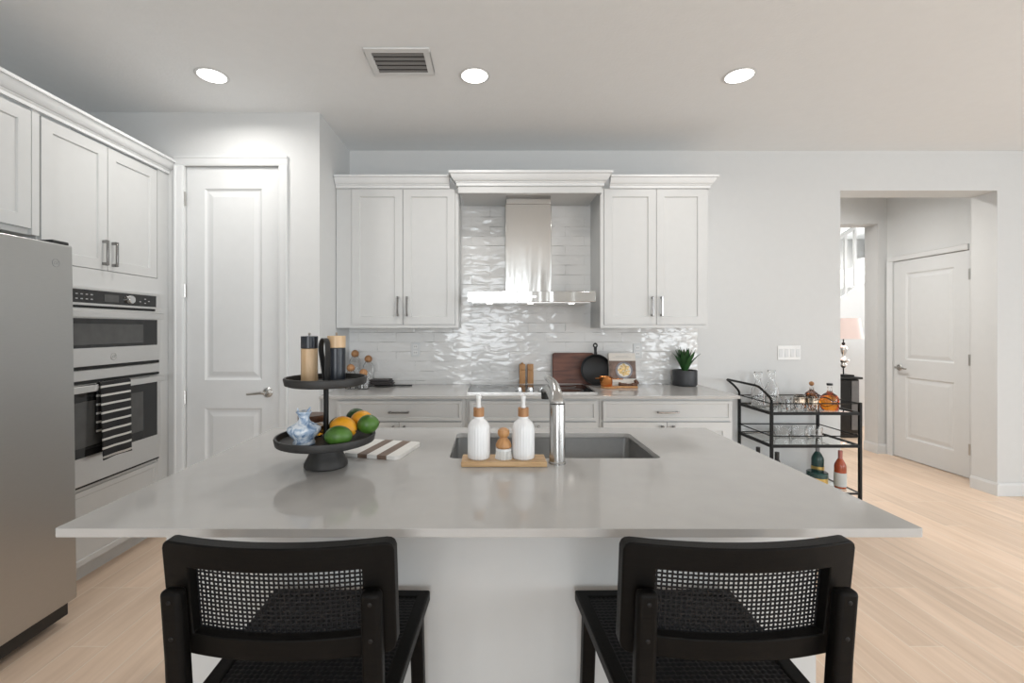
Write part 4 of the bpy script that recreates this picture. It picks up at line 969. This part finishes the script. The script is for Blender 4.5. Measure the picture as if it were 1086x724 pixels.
MB().box(0.935, 1.01, 3.460, 3.476, ZW+0.064, ZW+0.070).box(0.80, 0.838, 3.466, 3.474, ZW+0.070, ZW+0.0745).build('handle', 'copper', t, bevel=0.002)
MB().lathe([(0, 0.006), (0.034, 0.006), (0.044, 0.050), (0.046, 0.072), (0.043, 0.072), (0.032, 0.010), (0, 0.0095)], (0.876, 3.466, ZW+0.0148), 32).build('nested_cup', 'copper', t)
t = thing('wooden_grinder', 'dark wooden utensil lying in front of the cookbook at its lower right corner', 'utensil', (1.06, 3.505, ZW))
MB().tube(spline([(0.99, 3.505, ZW+0.020), (1.03, 3.505, ZW+0.018), (1.08, 3.508, ZW+0.015), (1.13, 3.505, ZW+0.019)]), [0.019]*4+[0.014]*8+[0.012]*6+[0.017]*7, 12).build('handle', 'darkwood', t)
MB().tube([(1.135, 3.504, ZW+0.024), (1.115, 3.508, ZW+0.055)], [0.016, 0.013], 12).build('head', 'darkwood', t)

# agave in a pot
PX, PY = 1.545, 3.615
t = thing('potted_agave', 'green agave in a charcoal pot at the right end of the worktop', 'plant', (PX, PY, ZW))
MB().lathe([(0, 0), (0.083, 0), (0.090, 0.006), (0.092, 0.02), (0.092, 0.120), (0.090, 0.124), (0.083, 0.124), (0.083, 0.105), (0, 0.105)], (PX, PY, ZW), 48).build('pot', 'pot', t)
MB().lathe([(0, 0.1055), (0.0825, 0.1055), (0.0825, 0.112), (0, 0.116)], (PX, PY, ZW), 32).build('soil', 'soil', t)
def leaf(az, lean, L_, w_):
    b = MB(); n = 12; base_ = Vector((PX, PY, ZW+0.112)); dirh = Vector((math.cos(az), math.sin(az), 0)); side = Vector((-math.sin(az), math.cos(az), 0))
    for i in range(n+1):
        s_ = i/n; th = lean*(0.55+0.45*s_); p = base_ + dirh*(0.012+L_*s_*math.sin(th)) + Vector((0, 0, L_*s_*math.cos(th)))
        nrm = dirh*math.cos(th)-Vector((0, 0, math.sin(th)))
        ww = w_*(0.62+1.1*s_-0.55*s_*s_)*(1-s_**3.2) + 0.0006; tk = 0.006*(1-s_)+0.0008
        b.v += [p-side*ww-nrm*0.3*ww*0, p+nrm*tk*1.3, p+side*ww, p-nrm*(-0.25*ww)-nrm*tk*0.2-nrm*ww*0.5]
    for i in range(n):
        k = 4*i; b.f += [(k, k+1, k+5, k+4), (k+1, k+2, k+6, k+5), (k+2, k+3, k+7, k+6), (k+3, k, k+4, k+7)]
    b.f += [(0, 1, 2, 3), (4*n, 4*n+1, 4*n+2, 4*n+3)]
    b.build('leaf', 'leaf', t, ang=60)
for k in range(19):
    f = k/18; leaf(k*2.399963+0.4, 0.08+0.55*f, 0.195-0.02*f+rnd.uniform(-0.015, 0.010), 0.021+0.004*rnd.random())

# outlets on the tiles, light switch
def outlet(x, z, label):
    t = thing('wall_outlet', label, 'outlet', (x, YB-0.0095, z)); m = mB(YB-0.0095)
    MB().boxm(m, x-0.036, x+0.036, z-0.058, z+0.058, -0.005, -0.0003).build('plate', 'trim', t, bevel=0.002)
    for dz in (-0.024, 0.024):
        r = MB().boxm(m, x-0.017, x+0.017, z+dz-0.016, z+dz+0.016, -0.0065, -0.0051).build('socket', 'whiteplastic', t)
        MB().boxm(m, x-0.008, x-0.005, z+dz-0.005, z+dz+0.006, -0.0068, -0.0066).boxm(m, x+0.005, x+0.008, z+dz-0.005, z+dz+0.006, -0.0068, -0.0066).build('slot', 'dark', r)
outlet(-0.610, 1.195, 'white outlet on the tiles above the worktop left of the cooktop'); outlet(1.20, 1.185, 'white outlet on the tiles just right of the cookbook')
t = thing('light_switch', 'white four gang rocker switch plate on the wall above the bar cart', 'switch', (2.44, YB-0.0005, 1.168)); m = mB(YB-0.0005)
MB().boxm(m, 2.347, 2.534, 1.110, 1.226, -0.006, 0).build('plate', 'whiteplastic', t, bevel=0.002)
for i in range(4): MB().boxm(m, 2.3735+0.046*i-0.0165, 2.3735+0.046*i+0.0165, 1.134, 1.202, -0.009, -0.0062).build('rocker', 'trim', t, bevel=0.0015)

# ------------------------------------------------------------------ bar cart
t = thing('bar_cart', 'black metal bar cart with glass shelves standing against the wall', 'cart', (2.333, 3.47, 0))
cx0, cx1, cy0, cy1 = 2.016, 2.650, 3.262, 3.684
pr = 0.0095
def bar(p, q, r, nm_='rail'): return MB().tube([p, q], r, 8).build(nm_, 'blackmetal', t)
for (x, y) in ((cx1, cy0), (cx1, cy1)): MB().box(x-pr, x+pr, y-pr, y+pr, 0.06, 0.836).build('post', 'blackmetal', t, bevel=0.002)
for (x, y) in ((cx0, cy0), (cx0, cy1)): MB().box(x-pr, x+pr, y-pr, y+pr, 0.06, 0.826).build('post', 'blackmetal', t, bevel=0.002)
for (x, y) in ((cx0, cy0), (cx1, cy0), (cx0, cy1), (cx1, cy1)):
    MB().lathe([(0, -0.012), (0.024, -0.012), (0.029, -0.008), (0.029, 0.008), (0.024, 0.012), (0, 0.012)], (x, y, 0.0292), 20, 'X').build('caster', 'blackplastic', t)
hp = spline([(cx0, cy0, 0.826), (cx0-0.004, cy0, 0.858), (cx0-0.03, cy0, 0.892), (cx0-0.075, cy0, 0.935), (cx0-0.095, cy0, 0.950), (cx0-0.104, cy0+0.02, 0.956)], 6)
hp2 = [Vector((p.x, cy0+cy1-p.y, p.z)) for p in reversed(hp)]
MB().tube(hp+hp2, 0.0088, 10).build('handle', 'blackmetal', t)
for z, rails in ((0.757, (0.828, )), (0.523, (0.595, )), (0.183, ())):
    b = MB(); q = 0.008; e = 0.010 if z > 0.2 else 0.0055
    b.box(cx0+pr, cx1-pr, cy0-q, cy0+q, z-e, z+e).box(cx0+pr, cx1-pr, cy1-q, cy1+q, z-e, z+e)
    b.box(cx0-q, cx0+q, cy0+pr, cy1-pr, z-e, z+e).box(cx1-q, cx1+q, cy0+pr, cy1-pr, z-e, z+e)
    b.build('shelf_frame', 'blackmetal', t)
    MB().box(cx0+0.009, cx1-0.009, cy0+0.009, cy1-0.009, z-0.002, z+0.004).build('glass_shelf', 'shelfglass', t, smooth=False)
    for zr in rails:
        bar((cx0+pr, cy0, zr), (cx1-pr, cy0, zr), 0.0042); bar((cx0+pr, cy1, zr), (cx1-pr, cy1, zr), 0.0042)
        bar((cx0, cy0+pr, zr), (cx0, cy1-pr, zr), 0.0042); bar((cx1, cy0+pr, zr), (cx1, cy1-pr, zr), 0.0042)
Z1, Z2, Z3 = 0.7612, 0.5272, 0.1872
# top shelf
t = thing('whiskey_bottle', 'round shouldered bottle of bright amber spirit with a black stopper', 'bottle', (2.535, 3.40, Z1))
c = (2.535, 3.40, Z1)
prof = [(0, 0), (0.052, 0), (0.058, 0.006), (0.061, 0.06), (0.058, 0.088), (0.044, 0.110), (0.022, 0.126), (0.0155, 0.136), (0.0145, 0.170), (0.0175, 0.172), (0.0175, 0.180), (0, 0.180)]
MB().lathe(prof, c, 36).build('bottle', 'glass', t, ang=60)
MB().lathe([(0, 0.005), (0.050, 0.005), (0.055, 0.010), (0.0585, 0.06), (0.0555, 0.087), (0.042, 0.108), (0.022, 0.122), (0, 0.123)], c, 36).build('spirit', 'amber', t, ang=60)
MB().lathe([(0, 0.1803), (0.020, 0.1803), (0.020, 0.196), (0, 0.196)], c, 24).build('stopper', 'blackplastic', t, bevel=0.002)
t = thing('whiskey_bottle', 'dark amber bottle with a cork ball stopper beside the bright amber one', 'bottle', (2.495, 3.535, Z1))
c = (2.495, 3.535, Z1)
MB().lathe([(0, 0), (0.040, 0), (0.044, 0.005), (0.044, 0.095), (0.038, 0.108), (0.018, 0.124), (0.0145, 0.130), (0.0135, 0.160), (0, 0.160)], c, 32).build('bottle', 'glass', t, ang=60)
MB().lathe([(0, 0.005), (0.037, 0.005), (0.0415, 0.010), (0.0415, 0.092), (0.036, 0.104), (0, 0.106)], c, 32).build('spirit', 'darkamber', t, ang=60)
MB().ell((c[0], c[1], Z1+0.178), (0.0175, 0.0175, 0.0175), 18, 12).build('stopper', 'cork', t)
def tumbler(nm_, label, x, y, z, r, h, grp, rim=None, cat='glass', tk=0.003):
    t = thing(nm_, label, cat, (x, y, z), group=grp)
    MB().lathe([(0, 0), (r*0.86, 0), (r*0.9, 0.003), (r, h), (r-tk, h), (r*0.9-tk, 0.012), (0, 0.011)], (x, y, z), 28).build('glass', 'glass', t, ang=60)
    if rim: MB().lathe([(r+0.0006, h-0.045), (r+0.0014, h-0.045), (r+0.0016, h+0.0015), (r-tk-0.001, h+0.0015), (r-tk-0.0006, h-0.020), (r+0.0002, h-0.020)], (x, y, z), 28).build('metallic_band', rim, t, ang=60)
tumbler('cocktail_glass', 'mercury rimmed glass at the left end of the metallic glasses', 2.325, 3.42, Z1, 0.040, 0.092, 'metallic rimmed glasses', 'mercury')
tumbler('cocktail_glass', 'mercury rimmed glass in the front middle of the metallic glasses', 2.400, 3.385, Z1, 0.038, 0.088, 'metallic rimmed glasses', 'mercury')
tumbler('cocktail_glass', 'mercury rimmed glass at the rear of the metallic glasses', 2.385, 3.50, Z1, 0.040, 0.094, 'metallic rimmed glasses', 'mercury')
tumbler('cocktail_glass', 'mercury rimmed glass next to the amber bottles', 2.437, 3.455, Z1, 0.036, 0.090, 'metallic rimmed glasses', 'mercury')
tumbler('tumbler', 'short clear tumbler in front of the clear decanter', 2.245, 3.40, Z1, 0.036, 0.075, 'clear tumblers on the top shelf', tk=0.006)
tumbler('tumbler', 'short clear tumbler just left of the metallic glasses', 2.275, 3.50, Z1, 0.036, 0.078, 'clear tumblers on the top shelf', tk=0.006)
def decanter(label, x, y, h, r):
    t = thing('decanter', label, 'decanter', (x, y, Z1), group='clear decanters')
    MB().lathe([(0, 0), (r, 0), (r+0.002, 0.004), (r, h*0.5), (r*0.55, h*0.64), (r*0.38, h*0.72), (r*0.45, h*0.80), (r*0.38, h*0.80), (r*0.30, h*0.72), (r*0.5, h*0.62), (r-0.006, h*0.48), (r-0.006, 0.014), (0, 0.012)], (x, y, Z1), 28).build('vessel', 'glass', t, ang=60)
    MB().lathe([(0, h*0.803), (r*0.5, h*0.803), (r*0.62, h*0.86), (r*0.62, h*0.99), (r*0.55, h), (0, h)], (x, y, Z1), 20).build('stopper', 'glass', t, ang=60)
decanter('tall clear glass decanter at the back of the cart', 2.225, 3.60, 0.275, 0.046); decanter('clear glass decanter nearest the cart handle', 2.110, 3.585, 0.265, 0.045)
# middle shelf: low clear bowls
for i, (x, label) in enumerate(((2.285, 'clear low glass bowl at the left of the middle shelf'), (2.415, 'clear low glass bowl in the centre of the middle shelf'), (2.535, 'clear low glass bowl at the right of the middle shelf'))):
    tumbler('glass_bowl', label, x, 3.56, Z2, 0.056, 0.068, 'glass bowls on the middle shelf', tk=0.007)
# bottom shelf bottles
def bottle(nm_, label, x, y, r, h, neck, mbody, mlabel, mcap, lab=(0.06, 0.14)):
    t = thing(nm_, label, 'bottle', (x, y, Z3)); c = (x, y, Z3); hs = h*0.58
    MB().lathe([(0, 0), (r-0.003, 0), (r, 0.004), (r, hs), (r*0.92, hs+0.015), (r*0.6, hs+0.042), (neck, hs+0.06), (neck, h-0.03), (0, h-0.03)], c, 32).build('bottle', mbody, t, ang=60)
    MB().lathe([(r+0.0004, lab[0]), (r+0.0012, lab[0]), (r+0.0012, lab[1]), (r+0.0004, lab[1])], c, 32).build('paper_label', mlabel, t)
    MB().lathe([(neck+0.0004, h-0.075), (neck+0.0015, h-0.075), (neck+0.0018, h), (0, h), (0, h-0.0295), (neck+0.0004, h-0.0295)], c, 20).build('capsule', mcap, t)
bottle('rose_bottle', 'bottle of orange-red spirit with a pale label at the right of the bottom shelf', 2.595, 3.375, 0.038, 0.275, 0.0125, 'redspirit', 'label', 'foil', (0.015, 0.115))
bottle('green_bottle', 'dark teal bottle with gold labels behind the round tin on the bottom shelf', 2.495, 3.47, 0.041, 0.320, 0.0125, 'tealglass', 'gold', 'greyside', (0.10, 0.135))
bottle('dark_bottle', 'black capped bottle seen just above the island edge under the near post', 2.129, 3.38, 0.036, 0.262, 0.0135, 'glass', 'label', 'blackplastic')
bottle('dark_bottle', 'black capped bottle nearest the base cabinet on the bottom shelf', 2.077, 3.53, 0.036, 0.260, 0.0135, 'glass', 'label', 'blackplastic')
t = thing('round_tin', 'round teal tin with a gold band in front of the dark teal bottle', 'tin', (2.42, 3.37, Z3))
MB().lathe([(0, 0), (0.064, 0), (0.066, 0.003), (0.066, 0.085), (0, 0.085)], (2.42, 3.37, Z3), 40).build('body', 'gold', t)
MB().lathe([(0, 0.0852), (0.068, 0.0852), (0.068, 0.118), (0.062, 0.123), (0, 0.124)], (2.42, 3.37, Z3), 40).build('lid', 'tealglass', t)

# ------------------------------------------------------------------ ceiling fittings
def downlight(x, y, label, power=7.5):
    t = thing('recessed_light', label, 'ceiling light', (x, y, H), group='recessed ceiling lights')
    MB().lathe([(0.0745, -0.0005), (0.088, -0.0005), (0.090, -0.002), (0.086, -0.004), (0.0745, -0.0045)], (x, y, H), 40).build('trim_ring', 'trim', t)
    MB().lathe([(0, -0.0015), (0.074, -0.0015), (0.074, -0.0045), (0, -0.006)], (x, y, H), 36).build('lens', 'ledge', t)
    l = area('recessed_light_beam', (x, y, H-0.012), (0, 0, 0), 0.14, 0.14, power, (1, 0.97, 0.93), 'DISK', math.radians(164))
    l.parent = t; l.location = (0, 0, -0.012)
downlight(-1.600, 2.617, 'recessed ceiling light above the pantry door corner'); downlight(-0.090, 2.617, 'recessed ceiling light in the middle, just right of the air vent')
downlight(1.432, 2.617, 'recessed ceiling light on the right, in front of the hall opening')
downlight(3.0, 4.42, 'unseen ceiling light added to brighten the hall beyond the wall opening', 30)  # hidden from the camera, put in to brighten the hall
downlight(5.12, 6.95, 'unseen ceiling light added to brighten the white staircase beyond the hall', 22)  # added lamp out of view, lifts the wall behind the balusters
downlight(4.70, 5.60, 'unseen fill light added in the stair hall above the black side cabinet', 18)  # second unseen lamp, added as fill for the stair hall
t = thing('air_vent', 'white ceiling air vent with dark louvres', 'vent', (-0.49, 2.48, H))
vx0, vx1, vy0, vy1 = -0.660, -0.318, 2.352, 2.605; fw = 0.034
b = MB()
for (a0, a1, b0, b1) in ((vx0, vx1, vy0, vy0+fw), (vx0, vx1, vy1-fw, vy1), (vx0, vx0+fw, vy0+fw, vy1-fw), (vx1-fw, vx1, vy0+fw, vy1-fw)): b.box(a0, a1, b0, b1, H-0.010, H-0.0003)
b.build('frame', 'trim', t, bevel=0.003)
MB().box(vx0+fw, vx1-fw, vy0+fw, vy1-fw, H-0.0015, H-0.0004).build('duct', 'ventdark', t, smooth=False)
for i in range(5):
    y = vy0+fw+0.010+i*0.040
    MB().add([(vx0+fw, y, H-0.004), (vx1-fw, y, H-0.004), (vx1-fw, y+0.018, H-0.010), (vx0+fw, y+0.018, H-0.010), (vx0+fw, y, H-0.0028), (vx1-fw, y, H-0.0028), (vx1-fw, y+0.018, H-0.0088), (vx0+fw, y+0.018, H-0.0088)],
             [(0,1,2,3),(4,5,6,7),(0,1,5,4),(1,2,6,5),(2,3,7,6),(3,0,4,7)]).build('louvre', 'louvre', t, smooth=False)

# ------------------------------------------------------------------ hall: side cabinet, lamp, staircase
t = thing('side_cabinet', 'black side cabinet under the table lamp beyond the hall opening', 'cabinet', (4.3, 5.86, 0))
MB().box(4.02, 4.640, 5.665, 6.06, 0.735, 0.762).build('top', 'blackcab', t, bevel=0.003)
MB().box(4.04, 4.615, 5.69, 6.05, 0.05, 0.734).build('body', 'blackcab', t, bevel=0.012)
MB().box(4.34, 4.345, 5.682, 5.6895, 0.10, 0.70).box(4.06, 4.50, 5.682, 5.6895, 0.06, 0.72).build('door', 'blackcab', t, bevel=0.002)
MB().box(4.515, 4.605, 5.681, 5.6895, 0.10, 0.715).build('side_glass', 'greyside', t, bevel=0.002)
MB().box(4.05, 4.60, 5.70, 6.04, 0, 0.0495).build('plinth', 'blackcab', t)
lx, ly, lz = 4.500, 5.80, 0.7622
t = thing('table_lamp', 'silver stacked ball table lamp with a pale shade on the black cabinet', 'lamp', (lx, ly, lz))
MB().box(lx-0.085, lx+0.085, ly-0.07, ly+0.07, lz, lz+0.022).build('base', 'blackmetal', t, bevel=0.003)
MB().tube([(lx, ly, lz+0.0222), (lx, ly, lz+0.50)], 0.007, 10).build('rod', 'blackmetal', t)
MB().lathe([(0.007, 0.10), (0.025, 0.115), (0.036, 0.135), (0.036, 0.148), (0.022, 0.165), (0.03, 0.175), (0.062, 0.190), (0.066, 0.202), (0.060, 0.214), (0.028, 0.232), (0.016, 0.245), (0.014, 0.265), (0.026, 0.29), (0.040, 0.33), (0.042, 0.36), (0.030, 0.385), (0.0078, 0.395)], (lx, ly, lz), 32).build('stacked_balls', 'silver', t, ang=60)
MB().lathe([(0.0078, 0.395), (0.018, 0.397), (0.018, 0.425), (0.0078, 0.43)], (lx, ly, lz), 16).build('socket', 'blackmetal', t)
MB().lathe([(0.205, 0.475), (0.170, 0.735), (0.168, 0.735), (0.203, 0.475)], (lx, ly, lz), 40).build('shade', 'shade', t)
pl = bpy.data.lights.new('lamp_bulb', 'POINT'); pl.energy = 5; pl.color = (1, 0.82, 0.7); pl.shadow_soft_size = 0.05
po = bpy.data.objects.new('lamp_bulb', pl); COL.objects.link(po); po.parent = t; po.location = (0, 0, 0.60)

t = thing('staircase', 'white staircase with vertical balusters rising behind the hall lamp', 'staircase', (4.6, 6.8, 0))
sx = lambda z: 2.4+z/0.66
b = MB(); poly = [(2.4, 0)]; n = 15; rise = 0.178; run = rise/0.66
for k in range(n): poly += [(2.4+k*run, (k+1)*rise), (2.4+(k+1)*run, (k+1)*rise)]
poly += [(2.4+n*run, 0)]
b.prism(poly, lambda u, v, d: (u, d, v), 6.42, 7.395); b.build('steps', 'trim', t, smooth=False)
MB().prism([(2.3, 0), (2.42, 0.16), (2.42+n*run, 0.16+n*rise-0.02), (2.42+n*run, 0), ], lambda u, v, d: (u, d, v), 6.385, 6.418).build('stringer', 'trim', t, smooth=False)
for k in range(int((4.5-2.4)/run*2), int((5.75-2.4)/run*2)):
    x = 2.4+(k+0.5)*run/2; zb = (int((x-2.4)/run)+1)*rise; zt = (x-2.4)*0.66+0.95
    if zt > 2.79: break
    MB().box(x-0.016, x+0.016, 6.435, 6.467, zb+0.0005, zt).build('baluster', 'trim', t, smooth=False)
MB().prism([(3.2, 0.8*0.66+0.95), (5.16, 2.76*0.66+0.95), (5.16, 2.76*0.66+1.0), (3.2, 0.8*0.66+1.0)], lambda u, v, d: (u, d, v), 6.42, 6.48).build('handrail', 'trim', t, smooth=False)
